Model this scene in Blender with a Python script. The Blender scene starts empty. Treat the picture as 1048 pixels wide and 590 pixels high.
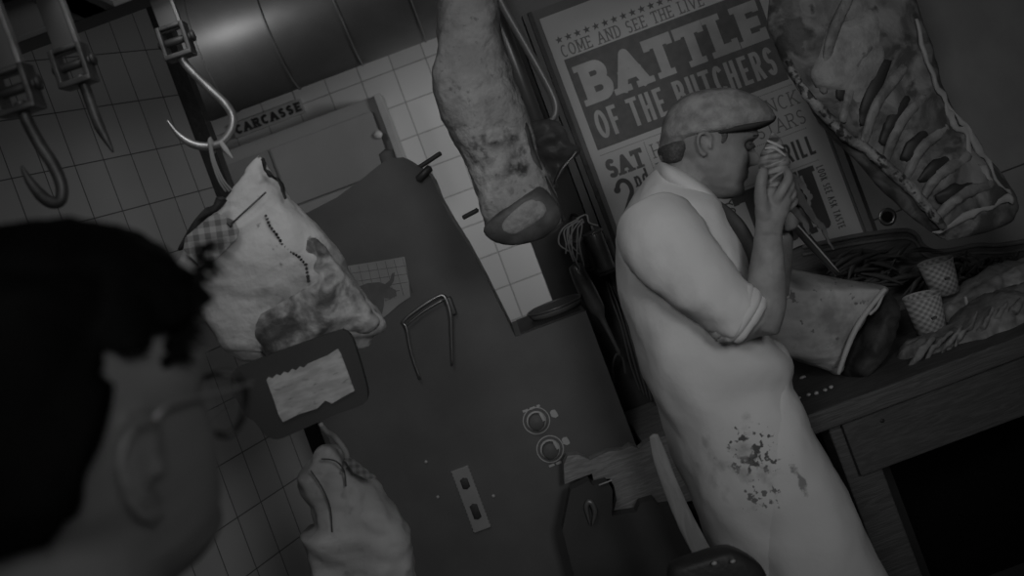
import bpy, bmesh, math, random
from mathutils import Vector, Matrix, noise
from mathutils.geometry import tessellate_polygon
random.seed(7)
C = bpy.context.scene.collection
ROLL = math.radians(20.5); CR, SR = math.cos(ROLL), math.sin(ROLL)
F = 1050.0; CZ = 1.68; PX, PY = 485.0, 192.0

# ------------------------------------------------------------------ helpers
def hv(px, py):
    dx, dy = px-PX, PY-py
    return dx*CR+dy*SR, -dx*SR+dy*CR
def P(px, py, Y):                      # measured position -> world point at distance Y
    h, v = hv(px, py)
    return Vector((h*Y/F, Y, CZ+v*Y/F))
UX = Vector((CR, 0, -SR)) if False else Vector((CR, 0, -SR))
def nz(p, s, seed=0.0): return noise.noise(Vector((p[0]*s+seed, p[1]*s+seed*1.7, p[2]*s-seed)))

def link(name, bm, mat, parent=None, smooth=True):
    me = bpy.data.meshes.new(name)
    bmesh.ops.recalc_face_normals(bm, faces=bm.faces[:])
    bm.to_mesh(me); bm.free()
    if mat: me.materials.append(mat)
    if smooth:
        for p in me.polygons: p.use_smooth = True
    o = bpy.data.objects.new(name, me); C.objects.link(o)
    if parent is not None:
        o.parent = parent
        o.matrix_parent_inverse = Matrix.Translation(-Vector(parent.location)) if parent.type == 'EMPTY' else Matrix()
    return o
def thing(name, label, cat, loc=(0, 0, 0), group=None):
    o = bpy.data.objects.new(name, None); C.objects.link(o); o.location = Vector(loc); o.empty_display_size = .05
    o['label'] = label; o['category'] = cat
    if group: o['group'] = group
    return o
def tag(o, label, cat, group=None, kind=None):
    o['label'] = label; o['category'] = cat
    if group: o['group'] = group
    if kind: o['kind'] = kind
    return o
def struct(name, bm, mat, smooth=False):
    o = link(name, bm, mat, None, smooth); o['kind'] = 'structure'; return o

def box(bm, lo, hi, bev=0.0, M=None):
    r = bmesh.ops.create_cube(bm, size=1.0)
    vs = r['verts']
    for v in vs:
        v.co = Vector((lo[i]+(v.co[i]+.5)*(hi[i]-lo[i]) for i in range(3)))
    if bev > 0:
        es = set(e for v in vs for e in v.link_edges)
        rb = bmesh.ops.bevel(bm, geom=list(es), offset=bev, segments=3, affect='EDGES', profile=.6)
        vs = list(set(v for f in rb['faces'] for v in f.verts) | set(v for v in vs if v.is_valid))
    if M is not None:
        for v in vs:
            if v.is_valid: v.co = M @ v.co
def catmull(pts, rad, n=6):
    P_ = [Vector(p) for p in pts]; out = []; ro = []
    for i in range(len(P_)-1):
        p0 = P_[max(i-1, 0)]; p1 = P_[i]; p2 = P_[i+1]; p3 = P_[min(i+2, len(P_)-1)]
        for k in range(n):
            t = k/n
            out.append(.5*((2*p1)+(p2-p0)*t+(2*p0-5*p1+4*p2-p3)*t*t+(3*p1-p0-3*p2+p3)*t**3))
            ro.append(rad[i]*(1-t)+rad[i+1]*t)
    out.append(P_[-1]); ro.append(rad[-1]); return out, ro
def tube(bm, pts, rad, seg=12, n=6, flat=1.0, fdir=Vector((0, 1, 0)), cap=True):
    if not isinstance(rad, (list, tuple)): rad = [rad]*len(pts)
    if n > 1 and len(pts) > 2: pts, rad = catmull(pts, rad, n)
    pts = [Vector(p) for p in pts]
    T = []
    for i in range(len(pts)):
        a = pts[max(i-1, 0)]; b = pts[min(i+1, len(pts)-1)]
        d = (b-a); T.append(d.normalized() if d.length > 1e-9 else Vector((0, 0, 1)))
    up = fdir-T[0]*fdir.dot(T[0])
    if up.length < 1e-3: up = Vector((1, 0, 0))-T[0]*T[0].x
    up.normalize(); rings = []
    for p, t, r in zip(pts, T, rad):
        up = up-t*up.dot(t)
        if up.length < 1e-6: up = t.orthogonal()
        up.normalize(); sd = t.cross(up)
        rings.append([bm.verts.new(p+(up*math.cos(2*math.pi*k/seg)*flat+sd*math.sin(2*math.pi*k/seg))*r) for k in range(seg)])
    for a, b in zip(rings, rings[1:]):
        for k in range(seg): bm.faces.new((a[k], a[(k+1) % seg], b[(k+1) % seg], b[k]))
    if cap:
        for ring, p, t, r, sg in ((rings[0], pts[0], T[0], rad[0], -1), (rings[-1], pts[-1], T[-1], rad[-1], 1)):
            c = bm.verts.new(p+t*sg*r*.45)
            for k in range(seg): bm.faces.new((ring[k], ring[(k+1) % seg], c))
def lathe(bm, base, axis, prof, seg=28, closed=False):
    axis = Vector(axis).normalized(); u = axis.orthogonal().normalized(); w = axis.cross(u)
    rings = []
    for r, z in prof:
        rings.append([bm.verts.new(Vector(base)+axis*z+(u*math.cos(2*math.pi*k/seg)+w*math.sin(2*math.pi*k/seg))*max(r, 1e-5)) for k in range(seg)])
    prs = list(zip(rings, rings[1:]))
    if closed: prs.append((rings[-1], rings[0]))
    for a, b in prs:
        for k in range(seg): bm.faces.new((a[k], a[(k+1) % seg], b[(k+1) % seg], b[k]))
def ell(bm, c, r, M=None, sub=3):
    res = bmesh.ops.create_icosphere(bm, subdivisions=sub, radius=1)
    for v in res['verts']:
        q = Vector((v.co.x*r[0], v.co.y*r[1], v.co.z*r[2]))
        if M is not None: q = M @ q
        v.co = Vector(c)+q
def prism(bm, poly, y0, y1):           # poly: world (x,z) outline, extruded in y
    a = [bm.verts.new((x, y0, z)) for x, z in poly]; b = [bm.verts.new((x, y1, z)) for x, z in poly]
    n = len(poly)
    for tri in tessellate_polygon([[Vector((x, 0, z)) for x, z in poly]]):
        bm.faces.new([a[i] for i in tri]); bm.faces.new([b[i] for i in reversed(tri)])
    for k in range(n): bm.faces.new((a[k], a[(k+1) % n], b[(k+1) % n], b[k]))
def pxz(pts, Y): return [(P(x, y, Y).x, P(x, y, Y).z) for x, y in pts]
def smooth_poly(pts, n=4):
    N = len(pts); out = []
    for i in range(N):
        p0, p1, p2, p3 = [Vector((q[0], q[1])) for q in (pts[i-1], pts[i], pts[(i+1) % N], pts[(i+2) % N])]
        for k in range(n):
            t = k/n
            q = .5*((2*p1)+(p2-p0)*t+(2*p0-5*p1+4*p2-p3)*t*t+(3*p1-p0-3*p2+p3)*t**3)
            out.append((q.x, q.y))
    return out
def inflate(bm, px, Y, T, rows=44, ang=0.0, seg=28, pw=.8, nzs=(), end=.12, sm=3, thick=None, ybend=None):
    """solid body from a measured outline: rings stacked along an axis, depth T (half thickness)"""
    poly = pxz(smooth_poly(px, sm) if sm else px, Y)
    ca, sa = math.cos(ang), math.sin(ang)
    L = [(x*ca+z*sa, -x*sa+z*ca) for x, z in poly]
    z0 = min(q[1] for q in L); z1 = max(q[1] for q in L); H = z1-z0
    ext = []
    for i in range(rows):
        t = (i+.5)/rows; t = .5-.5*math.cos(math.pi*(0.03+.94*t)); z = z0+H*t
        xs = []
        for a, b in zip(L, L[1:]+L[:1]):
            if (a[1]-z)*(b[1]-z) <= 0 and a[1] != b[1]:
                xs.append(a[0]+(b[0]-a[0])*(z-a[1])/(b[1]-a[1]))
        if len(xs) >= 2: ext.append((z, min(xs), max(xs), t))
    amax = max((e[2]-e[1])/2 for e in ext)
    rings = []
    for z, a, b, t in ext:
        hw = (b-a)/2; cx = (a+b)/2
        e = min(1, t/end, (1-t)/end); e = math.sqrt(max(0.02, 1-(1-e)**2))
        tt = T*min(1, (hw/amax)**.6)*e
        if thick: tt *= thick(t)
        ring = []
        for k in range(seg):
            th = 2*math.pi*k/seg; co, si = math.cos(th), math.sin(th)
            x = cx+hw*math.copysign(abs(co)**pw, co); y = tt*math.copysign(abs(si)**pw, si)
            p = Vector((x*ca-z*sa, Y+y+(ybend(t) if ybend else 0), x*sa+z*ca))
            d = 0
            for amp, sc, sd in nzs: d += amp*nz(p, sc, sd)
            n = Vector((co*ca, si*1.3, co*sa)); p = p+n*d
            ring.append(bm.verts.new(p))
        rings.append(ring)
    for a, b in zip(rings, rings[1:]):
        for k in range(seg): bm.faces.new((a[k], a[(k+1) % seg], b[(k+1) % seg], b[k]))
    for ring in (rings[0], rings[-1]):
        c = bm.verts.new(sum((v.co for v in ring), Vector())/seg)
        for k in range(seg): bm.faces.new((ring[k], ring[(k+1) % seg], c))
def mods(o, sub=0, remesh=0, smooth=0):
    if remesh:
        m = o.modifiers.new('r', 'REMESH'); m.mode = 'VOXEL'; m.voxel_size = remesh; m.use_smooth_shade = True
    if smooth:
        m = o.modifiers.new('s', 'SMOOTH'); m.factor = .5; m.iterations = smooth
    if sub:
        m = o.modifiers.new('b', 'SUBSURF'); m.levels = sub; m.render_levels = sub

# ------------------------------------------------------------------ materials (all neutral greys: the place is seen in black and white)
def g(v): return (v, v, v, 1)
def mat(name, v, rough=.6, metal=0.0, spec=.3, v2=None, sc=8, detail=5, lo=.4, hi=.65, bump=0.0, bsc=None, coat=0, dist=0, stretch=None, extra=None):
    m = bpy.data.materials.new(name); m.use_nodes = True; nt = m.node_tree; N = nt.nodes; L = nt.links
    b = N['Principled BSDF']; b.inputs['Roughness'].default_value = rough; b.inputs['Metallic'].default_value = metal
    b.inputs['Specular IOR Level'].default_value = spec; b.inputs['Coat Weight'].default_value = coat
    tc = N.new('ShaderNodeTexCoord'); mp = N.new('ShaderNodeMapping'); L.new(tc.outputs['Object'], mp.inputs[0])
    if stretch: mp.inputs['Scale'].default_value = stretch
    no = N.new('ShaderNodeTexNoise'); no.inputs['Scale'].default_value = sc; no.inputs['Detail'].default_value = detail
    no.inputs['Distortion'].default_value = dist; L.new(mp.outputs[0], no.inputs[0])
    cr = N.new('ShaderNodeValToRGB'); cr.color_ramp.elements[0].position = lo; cr.color_ramp.elements[1].position = hi
    vv = v if v2 is None else v2
    cr.color_ramp.elements[0].color = g(v if v2 is not None else v*.93); cr.color_ramp.elements[1].color = g(vv if v2 is not None else v*1.06)
    L.new(no.outputs['Fac'], cr.inputs[0]); out = cr.outputs[0]
    for e in (extra or []):
        out = e(nt, mp.outputs[0], out)
    L.new(out, b.inputs['Base Color'])
    if bump:
        n2 = N.new('ShaderNodeTexNoise'); n2.inputs['Scale'].default_value = bsc or sc*3; n2.inputs['Detail'].default_value = 6
        L.new(mp.outputs[0], n2.inputs[0])
        bp = N.new('ShaderNodeBump'); bp.inputs['Strength'].default_value = bump; bp.inputs['Distance'].default_value = .01
        L.new(n2.outputs['Fac'], bp.inputs['Height']); L.new(bp.outputs[0], b.inputs['Normal'])
    return m
def patch(c, r, v, sc=18, lo=.46, hi=.54, soft=1.0, noise_amt=1.0):
    """a stained / lean area of its own shape around a point of the thing"""
    def f(nt, vec, base):
        N, L = nt.nodes, nt.links
        s = N.new('ShaderNodeVectorMath'); s.operation = 'SUBTRACT'; s.inputs[1].default_value = c; L.new(vec, s.inputs[0])
        d = N.new('ShaderNodeVectorMath'); d.operation = 'DIVIDE'; d.inputs[1].default_value = r; L.new(s.outputs[0], d.inputs[0])
        ln = N.new('ShaderNodeVectorMath'); ln.operation = 'LENGTH'; L.new(d.outputs[0], ln.inputs[0])
        no = N.new('ShaderNodeTexNoise'); no.inputs['Scale'].default_value = sc; no.inputs['Detail'].default_value = 6; L.new(vec, no.inputs[0])
        k = N.new('ShaderNodeMath'); k.operation = 'MULTIPLY_ADD'; k.inputs[1].default_value = -.5*soft; k.inputs[2].default_value = .5*soft; L.new(ln.outputs['Value'], k.inputs[0])
        a = N.new('ShaderNodeMath'); a.operation = 'MULTIPLY_ADD'; a.inputs[1].default_value = noise_amt; L.new(no.outputs['Fac'], a.inputs[0]); L.new(k.outputs[0], a.inputs[2])
        mr = N.new('ShaderNodeMapRange'); mr.inputs['From Min'].default_value = lo; mr.inputs['From Max'].default_value = hi; L.new(a.outputs[0], mr.inputs['Value'])
        mx = N.new('ShaderNodeMix'); mx.data_type = 'RGBA'; L.new(mr.outputs[0], mx.inputs['Factor']); L.new(base, mx.inputs['A']); mx.inputs['B'].default_value = g(v)
        return mx.outputs['Result']
    return f
def speckle(v, sc=60, lo=.66, hi=.7):
    def f(nt, vec, base):
        N, L = nt.nodes, nt.links
        no = N.new('ShaderNodeTexNoise'); no.inputs['Scale'].default_value = sc; no.inputs['Detail'].default_value = 3; L.new(vec, no.inputs[0])
        mr = N.new('ShaderNodeMapRange'); mr.inputs['From Min'].default_value = lo; mr.inputs['From Max'].default_value = hi; L.new(no.outputs['Fac'], mr.inputs['Value'])
        mx = N.new('ShaderNodeMix'); mx.data_type = 'RGBA'; L.new(mr.outputs[0], mx.inputs['Factor']); L.new(base, mx.inputs['A']); mx.inputs['B'].default_value = g(v)
        return mx.outputs['Result']
    return f
def tile_mat(name, tile, grout, tw, th, ox, oz, axis, rough=.35):
    m = bpy.data.materials.new(name); m.use_nodes = True; nt = m.node_tree; N, L = nt.nodes, nt.links
    b = N['Principled BSDF']; b.inputs['Roughness'].default_value = rough; b.inputs['Specular IOR Level'].default_value = .25
    tc = N.new('ShaderNodeTexCoord'); dt = N.new('ShaderNodeVectorMath'); dt.operation = 'DOT_PRODUCT'; dt.inputs[1].default_value = axis
    L.new(tc.outputs['Object'], dt.inputs[0]); sp = N.new('ShaderNodeSeparateXYZ'); L.new(tc.outputs['Object'], sp.inputs[0])
    cb = N.new('ShaderNodeCombineXYZ')
    a1 = N.new('ShaderNodeMath'); a1.operation = 'SUBTRACT'; a1.inputs[1].default_value = ox; L.new(dt.outputs['Value'], a1.inputs[0])
    a2 = N.new('ShaderNodeMath'); a2.operation = 'SUBTRACT'; a2.inputs[1].default_value = oz; L.new(sp.outputs['Z'], a2.inputs[0])
    L.new(a1.outputs[0], cb.inputs[0]); L.new(a2.outputs[0], cb.inputs[1])
    br = N.new('ShaderNodeTexBrick'); br.offset = 0; br.inputs['Scale'].default_value = 1; br.inputs['Brick Width'].default_value = tw
    br.inputs['Row Height'].default_value = th; br.inputs['Mortar Size'].default_value = .0018; br.inputs['Mortar Smooth'].default_value = .2
    br.inputs['Color1'].default_value = g(tile); br.inputs['Color2'].default_value = g(tile*.9); br.inputs['Mortar'].default_value = g(grout)
    L.new(cb.outputs[0], br.inputs[0]); L.new(br.outputs['Color'], b.inputs['Base Color'])
    bp = N.new('ShaderNodeBump'); bp.invert = True; bp.inputs['Strength'].default_value = .5; bp.inputs['Distance'].default_value = .003
    L.new(br.outputs['Fac'], bp.inputs['Height']); L.new(bp.outputs[0], b.inputs['Normal'])
    return m
def gingham(name, v0, v1, sz, ang=0.0):
    m = bpy.data.materials.new(name); m.use_nodes = True; nt = m.node_tree; N, L = nt.nodes, nt.links
    b = N['Principled BSDF']; b.inputs['Roughness'].default_value = .9
    tc = N.new('ShaderNodeTexCoord'); mp = N.new('ShaderNodeMapping'); mp.vector_type = 'TEXTURE'; mp.inputs['Rotation'].default_value = (0, ang, 0)
    L.new(tc.outputs['Object'], mp.inputs[0])
    sp = N.new('ShaderNodeSeparateXYZ'); L.new(mp.outputs[0], sp.inputs[0]); s = []
    for a in ('X', 'Z'):
        md = N.new('ShaderNodeMath'); md.operation = 'PINGPONG'; md.inputs[1].default_value = sz; L.new(sp.outputs[a], md.inputs[0])
        gt = N.new('ShaderNodeMath'); gt.operation = 'GREATER_THAN'; gt.inputs[1].default_value = sz*.5; L.new(md.outputs[0], gt.inputs[0]); s.append(gt)
    ad = N.new('ShaderNodeMath'); ad.operation = 'ADD'; L.new(s[0].outputs[0], ad.inputs[0]); L.new(s[1].outputs[0], ad.inputs[1])
    hf = N.new('ShaderNodeMath'); hf.operation = 'MULTIPLY'; hf.inputs[1].default_value = .5; L.new(ad.outputs[0], hf.inputs[0])
    mx = N.new('ShaderNodeMix'); mx.data_type = 'RGBA'; L.new(hf.outputs[0], mx.inputs['Factor']); mx.inputs['A'].default_value = g(v0); mx.inputs['B'].default_value = g(v1)
    L.new(mx.outputs['Result'], b.inputs['Base Color']); return m

M_black = mat('black_enamel', .15, .5, spec=.15)
M_black2 = mat('black_leather', .04, .45, bump=.2, bsc=60)
M_dark = mat('dark_paint', .08, .6, spec=.1)
M_steel = mat('brushed_steel', .42, .35, metal=.85, bump=.05, bsc=40)
M_hook = mat('worn_steel_hook', .55, .38, metal=.7, v2=.35, sc=30)
M_hookd = mat('dimmed_steel_hook', .2, .5, metal=.6, v2=.12, sc=30)  # hook steel darkened: dimness at the upper left put into the colour
M_iron = mat('dark_iron', .12, .5, metal=.5)
M_duct = mat('duct_sheet_metal', .20, .5, metal=.6, bump=.06, bsc=6)
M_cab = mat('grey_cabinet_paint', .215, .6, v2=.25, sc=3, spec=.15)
M_cabl = mat('pale_grey_trim', .34, .6, spec=.1)
M_paper = mat('poster_paper', .62, .8, spec=.1, v2=.68, sc=4)
M_ink = mat('poster_ink', .17, .8, spec=.1, v2=.2, sc=40)
M_ink2 = mat('poster_black_ink', .12, .8, spec=.1)
M_ink3 = mat('poster_grey_ink', .24, .8, spec=.1)
M_card = mat('pale_card', .52, .8, v2=.62, sc=20)
M_coat = mat('white_cotton', .78, .9, spec=.1, bump=.12, bsc=25)
M_skin = mat('skin', .24, .5, spec=.25, v2=.33, sc=25, bump=.12, bsc=90)
M_skin2 = mat('foreground_skin', .36, .5, spec=.2)
M_hair = mat('black_hair', .006, .55, spec=.15, stretch=(1, 1, 6), sc=60, bump=.4)
M_hair2 = mat('short_dark_hair', .09, .6, v2=.14, sc=200, bump=.5, bsc=300)
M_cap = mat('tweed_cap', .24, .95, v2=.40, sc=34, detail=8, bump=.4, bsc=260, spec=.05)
M_capb = mat('cap_brim_shade', .06, .9, spec=.05)  # brim band, darkened with the shade that falls under the brim
M_tie = mat('dark_vest_cloth', .09, .9, spec=.05)
M_cloth = mat('dark_jumper', .06, .95, bump=.3, bsc=60, spec=.05)
M_wood = mat('pine_wood', .24, .6, v2=.36, sc=9, stretch=(1.5, 6, 14), dist=1.5, bump=.15)
M_woodd = mat('dark_oak', .085, .55, v2=.13, sc=8, stretch=(1, 8, 16), dist=2, bump=.2)
M_woodl = mat('worn_pale_wood', .24, .6, v2=.32, sc=7, stretch=(8, 8, 1.5), dist=1)
M_meatd = mat('dark_lean_meat', .03, .55, spec=.2, v2=.08, sc=14, bump=.5, bsc=30)
M_bone = mat('bone_white', .42, .5, v2=.5, sc=20)
M_twine = mat('white_twine', .45, .9)
M_jar = mat('tin_metal', .22, .35, metal=.5, v2=.3, sc=5)
M_floor = mat('stone_floor', .13, .7, v2=.18, sc=4)
M_plaster = mat('grey_plaster', .23, .85, v2=.27, sc=5, bump=.1)
M_ceil = mat('ceiling_plaster', .12, .9)
M_film = mat('dark_wrapping_film', .09, .42, spec=.35, v2=.15, sc=12, bump=.6, bsc=22)
M_leaf = mat('dark_leaf', .05, .5, v2=.09, sc=12)
M_ging = gingham('gingham_cloth', .46, .17, .0105, math.radians(12))
M_cup = gingham('checked_cup_paper', .50, .22, .006, math.radians(45))

# ------------------------------------------------------------------ setting
D = Vector((.531, .847, 0)).normalized(); CO = Vector((-.786, 3.3, 0)); NW = Vector((D.y, -D.x, 0))
u0 = CO.dot(D)
M_tl = tile_mat('left_wall_tiles', .56, .14, .1015, .159, u0-.47-.1015*40, 1.02-.159*40, tuple(D))
M_tb = tile_mat('back_wall_tiles', .62, .27, .153, .155, -.153*60, 1.06-.155*60, (1, 0, 0))
M_tb.node_tree.nodes['Brick Texture'].inputs['Mortar Size'].default_value = .0025
bm = bmesh.new(); box(bm, (-3.6, -1.6, -.1), (3.2, 4.8, 0)); struct('floor', bm, M_floor)
bm = bmesh.new(); box(bm, (-3.6, -1.6, 3.1), (3.2, 4.8, 3.2)); struct('ceiling', bm, M_ceil)
bm = bmesh.new(); box(bm, (-3.6, 4.6, 0), (3.2, 4.75, 3.1)); struct('wall_back', bm, M_tb)
bm = bmesh.new()
a = CO; b = CO-D*3.2; t = -NW*.09          # partition, its end at the corner
q = [a, b, b+t, a+t*.2]
lo = [bm.verts.new((p.x, p.y, 0)) for p in q]; hi = [bm.verts.new((p.x, p.y, 3.1)) for p in q]
bm.faces.new(lo); bm.faces.new(hi[::-1])
for k in range(4): bm.faces.new((lo[k], lo[(k+1) % 4], hi[(k+1) % 4], hi[k]))
struct('wall_left', bm, M_tl)
bm = bmesh.new(); box(bm, (-.803, 3.34, 0), (-.745, 3.42, 2.95)); struct('trim_1', bm, M_black2)
bm = bmesh.new(); box(bm, (3.1, -1.6, 0), (3.2, 4.6, 3.1)); struct('wall_right', bm, M_plaster)
# partition that carries the poster: runs to the right behind the butcher's table
PL = P(560, 285, 3.22).x
bm = bmesh.new(); box(bm, (PL, 3.2, 0), (3.1, 3.3, 3.1)); struct('wall_partition', bm, M_plaster)
bm = bmesh.new(); box(bm, (PL-.01, 3.15, 0), (97*3.155/F, 3.2, 2.95), .004); struct('trim_2', bm, M_dark)
bm = bmesh.new(); box(bm, (PL-.005, 3.165, 0), (.9, 3.2, 1.05), .002); struct('trim_3', bm, M_dark)
bm = bmesh.new(); box(bm, (.9, 3.165, 0), (3.1, 3.2, .86), .002); struct('shade_panel', bm, mat('under_counter_shade', .012, .9, spec=.02))  # added panel; the deep shade below the counter is put into its colour

# ------------------------------------------------------------------ duct
A = P(192, 124, 4.2); B = P(440, 45, 4.2)
rd = .27; zc = (A.z+B.z)/2+rd+.0
du = thing('ventilation_duct', 'fat round sheet metal duct running high along the tiled back wall', 'duct', (-1.2, 4.25, zc))
bm = bmesh.new(); lathe(bm, (-1.35, 4.25, zc), (1, 0, 0), [(0, 0), (rd*.97, 0), (rd, .01), (rd, 4.0), (0, 4.0)], 64); link('pipe', bm, M_duct, du)
for i in range(12):
    bm = bmesh.new(); lathe(bm, (-1.10+i*.28, 4.25, zc), (1, 0, 0), [(rd-.002, 0), (rd+.005, .002), (rd+.005, .008), (rd-.002, .010)], 64); link('seam_ring', bm, M_duct, du)
for x in (-.9, .9): bm = bmesh.new(); box(bm, (x, 4.24, zc+rd-.01), (x+.02, 4.26, 3.11)); link('hanger', bm, M_iron, du)

# ------------------------------------------------------------------ cabinet with sign
Yc = 4.4
def xz(px, py, Y): p = P(px, py, Y); return p.x, p.z
cxR, czT = xz(385, 97, Yc); cxL = xz(222, 158, Yc)[0]-.05
_, czB = xz(330, 205, Yc)
cb = thing('wall_cabinet', 'grey flat-doored metal cabinet mounted on the white tiles beneath the duct', 'cabinet', ((cxL+cxR)/2, 4.5, czB))
bm = bmesh.new(); box(bm, (cxL, Yc+.015, czB), (cxR-.01, 4.6, czT), .004); link('body', bm, M_cab, cb, False)
xm = xz(285, 180, Yc)[0]
bm = bmesh.new(); box(bm, (xm+.006, Yc-.005, czB+.02), (cxR-.045, Yc+.018, czT-.06), .003); dr = link('door', bm, M_cab, cb, False)
p = P(387, 138, Yc-.01)
bm = bmesh.new(); lathe(bm, (p.x, Yc-.004, p.z), (0, -1, 0), [(0, 0), (.017, 0), (.018, .006), (.014, .012), (0, .013)], 24); link('knob', bm, mat('pale_knob', .5, .4), dr)
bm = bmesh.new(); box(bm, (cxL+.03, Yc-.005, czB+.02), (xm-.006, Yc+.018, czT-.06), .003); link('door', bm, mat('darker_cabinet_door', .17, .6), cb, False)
bm = bmesh.new(); box(bm, (cxR-.012, Yc-.012, czB-.02), (cxR+.018, 4.6, czT), .003); link('side_rail', bm, M_cabl, cb, False)
bm = bmesh.new(); box(bm, (xm, Yc-.012, czB-.035), (cxR, 4.6, czB+.012), .003); link('bottom_rail', bm, M_cabl if False else mat('bottom_rail_paint', .24, .6), cb, False)

# ------------------------------------------------------------------ stroke lettering
def arc(cx, cy, rx, ry, a0, a1, n=12): return [(cx+rx*math.cos(math.radians(a0+(a1-a0)*i/n)), cy+ry*math.sin(math.radians(a0+(a1-a0)*i/n))) for i in range(n+1)]
G = {
 'A': (.9, [[(0, 0), (.5, 1), (1, 0)], [(.2, .35), (.8, .35)]], [(0, 0), (1, 0)]),
 'B': (.85, [[(.12, 0), (.12, 1)], [(.12, 1), (.55, 1)]+arc(.6, .76, .32, .24, 90, -90)+[(.12, .52)], [(.12, .52), (.6, .52)]+arc(.62, .26, .36, .26, 90, -90)+[(.12, 0)]], [(.12, 0), (.12, 1)]),
 'C': (.8, [arc(.55, .5, .5, .5, 50, 310, 20)], []),
 'D': (.85, [[(.1, 0), (.1, 1), (.4, 1)]+arc(.4, .5, .55, .5, 90, -90, 16)+[(.1, 0)]], [(.1, 0), (.1, 1)]),
 'E': (.75, [[(.12, 0), (.12, 1)], [(.12, 1), (.9, 1)], [(.12, .5), (.75, .5)], [(.12, 0), (.95, 0)]], [(.12, 0), (.12, 1)]),
 'F': (.72, [[(.12, 0), (.12, 1)], [(.12, 1), (.9, 1)], [(.12, .52), (.75, .52)]], [(.12, 0)]),
 'G': (.85, [arc(.55, .5, .48, .5, 50, 330, 20)+[(.98, .45), (.6, .45)]], []),
 'H': (.85, [[(.1, 0), (.1, 1)], [(.9, 0), (.9, 1)], [(.1, .5), (.9, .5)]], [(.1, 0), (.1, 1), (.9, 0), (.9, 1)]),
 'I': (.35, [[(.5, 0), (.5, 1)]], [(.5, 0), (.5, 1)]),
 'K': (.85, [[(.1, 0), (.1, 1)], [(.9, 1), (.12, .42)], [(.35, .6), (.95, 0)]], [(.1, 0), (.1, 1), (.9, 1), (.95, 0)]),
 'L': (.72, [[(.12, 1), (.12, 0)], [(.12, 0), (.95, 0)]], [(.12, 1), (.12, 0)]),
 'M': (1.05, [[(.08, 0), (.08, 1), (.5, .2), (.92, 1), (.92, 0)]], [(.08, 0), (.92, 0), (.08, 1), (.92, 1)]),
 'N': (.9, [[(.1, 0), (.1, 1), (.9, 0), (.9, 1)]], [(.1, 0), (.1, 1), (.9, 1)]),
 'O': (.9, [arc(.5, .5, .48, .5, 0, 360, 24)], []),
 'R': (.85, [[(.12, 0), (.12, 1)], [(.12, 1), (.55, 1)]+arc(.58, .75, .32, .25, 90, -90)+[(.12, .5)], [(.5, .5), (.95, 0)]], [(.12, 0), (.12, 1), (.95, 0)]),
 'S': (.75, [arc(.5, .745, .4, .255, 35, 270, 14)+arc(.5, .25, .43, .25, 90, -145, 14)], []),
 'T': (.82, [[(.5, 0), (.5, 1)], [(.02, 1), (.98, 1)]], [(.5, 0)]),
 'U': (.85, [[(.1, 1), (.1, .35)]+arc(.5, .35, .4, .35, 180, 360, 12)+[(.9, 1)]], [(.1, 1), (.9, 1)]),
 'V': (.9, [[(0, 1), (.5, 0), (1, 1)]], [(0, 1), (1, 1)]),
 'Y': (.9, [[(0, 1), (.5, .5), (1, 1)], [(.5, .5), (.5, 0)]], [(0, 1), (1, 1), (.5, 0)]),
 '2': (.75, [arc(.48, .7, .4, .3, 165, -30, 14)+[(.1, .04), (.95, .04)]], []),
 'n': (.62, [[(.12, 0), (.12, .62)], arc(.5, .36, .38, .27, 160, 0, 8)+[(.88, 0)]], [(.12, 0), (.88, 0)]),
 'd': (.65, [[(.86, 0), (.86, 1)], arc(.46, .32, .38, .3, 0, 360, 16)], [(.86, 0)]),
 ' ': (.45, [], []),
}
CNT = [0]
def seg2(bm, a, b, w, tf, disc=True):
    a = Vector(a); b = Vector(b); d = b-a
    if d.length < 1e-6: return
    n = Vector((-d.y, d.x)).normalized()*w/2
    CNT[0] = (CNT[0]+7) % 60; of = Vector((0, -CNT[0]*1.2e-5, 0))
    bm.faces.new([bm.verts.new(tf(q)+of) for q in (a-n, b-n, b+n, a+n)])
def dot2(bm, c, r, tf, n=10):
    CNT[0] = (CNT[0]+7) % 60; of = Vector((0, -CNT[0]*1.2e-5, 0))
    bm.faces.new([bm.verts.new(tf(Vector((c[0]+r*math.cos(2*math.pi*k/n), c[1]+r*math.sin(2*math.pi*k/n))))+of) for k in range(n)])
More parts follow.
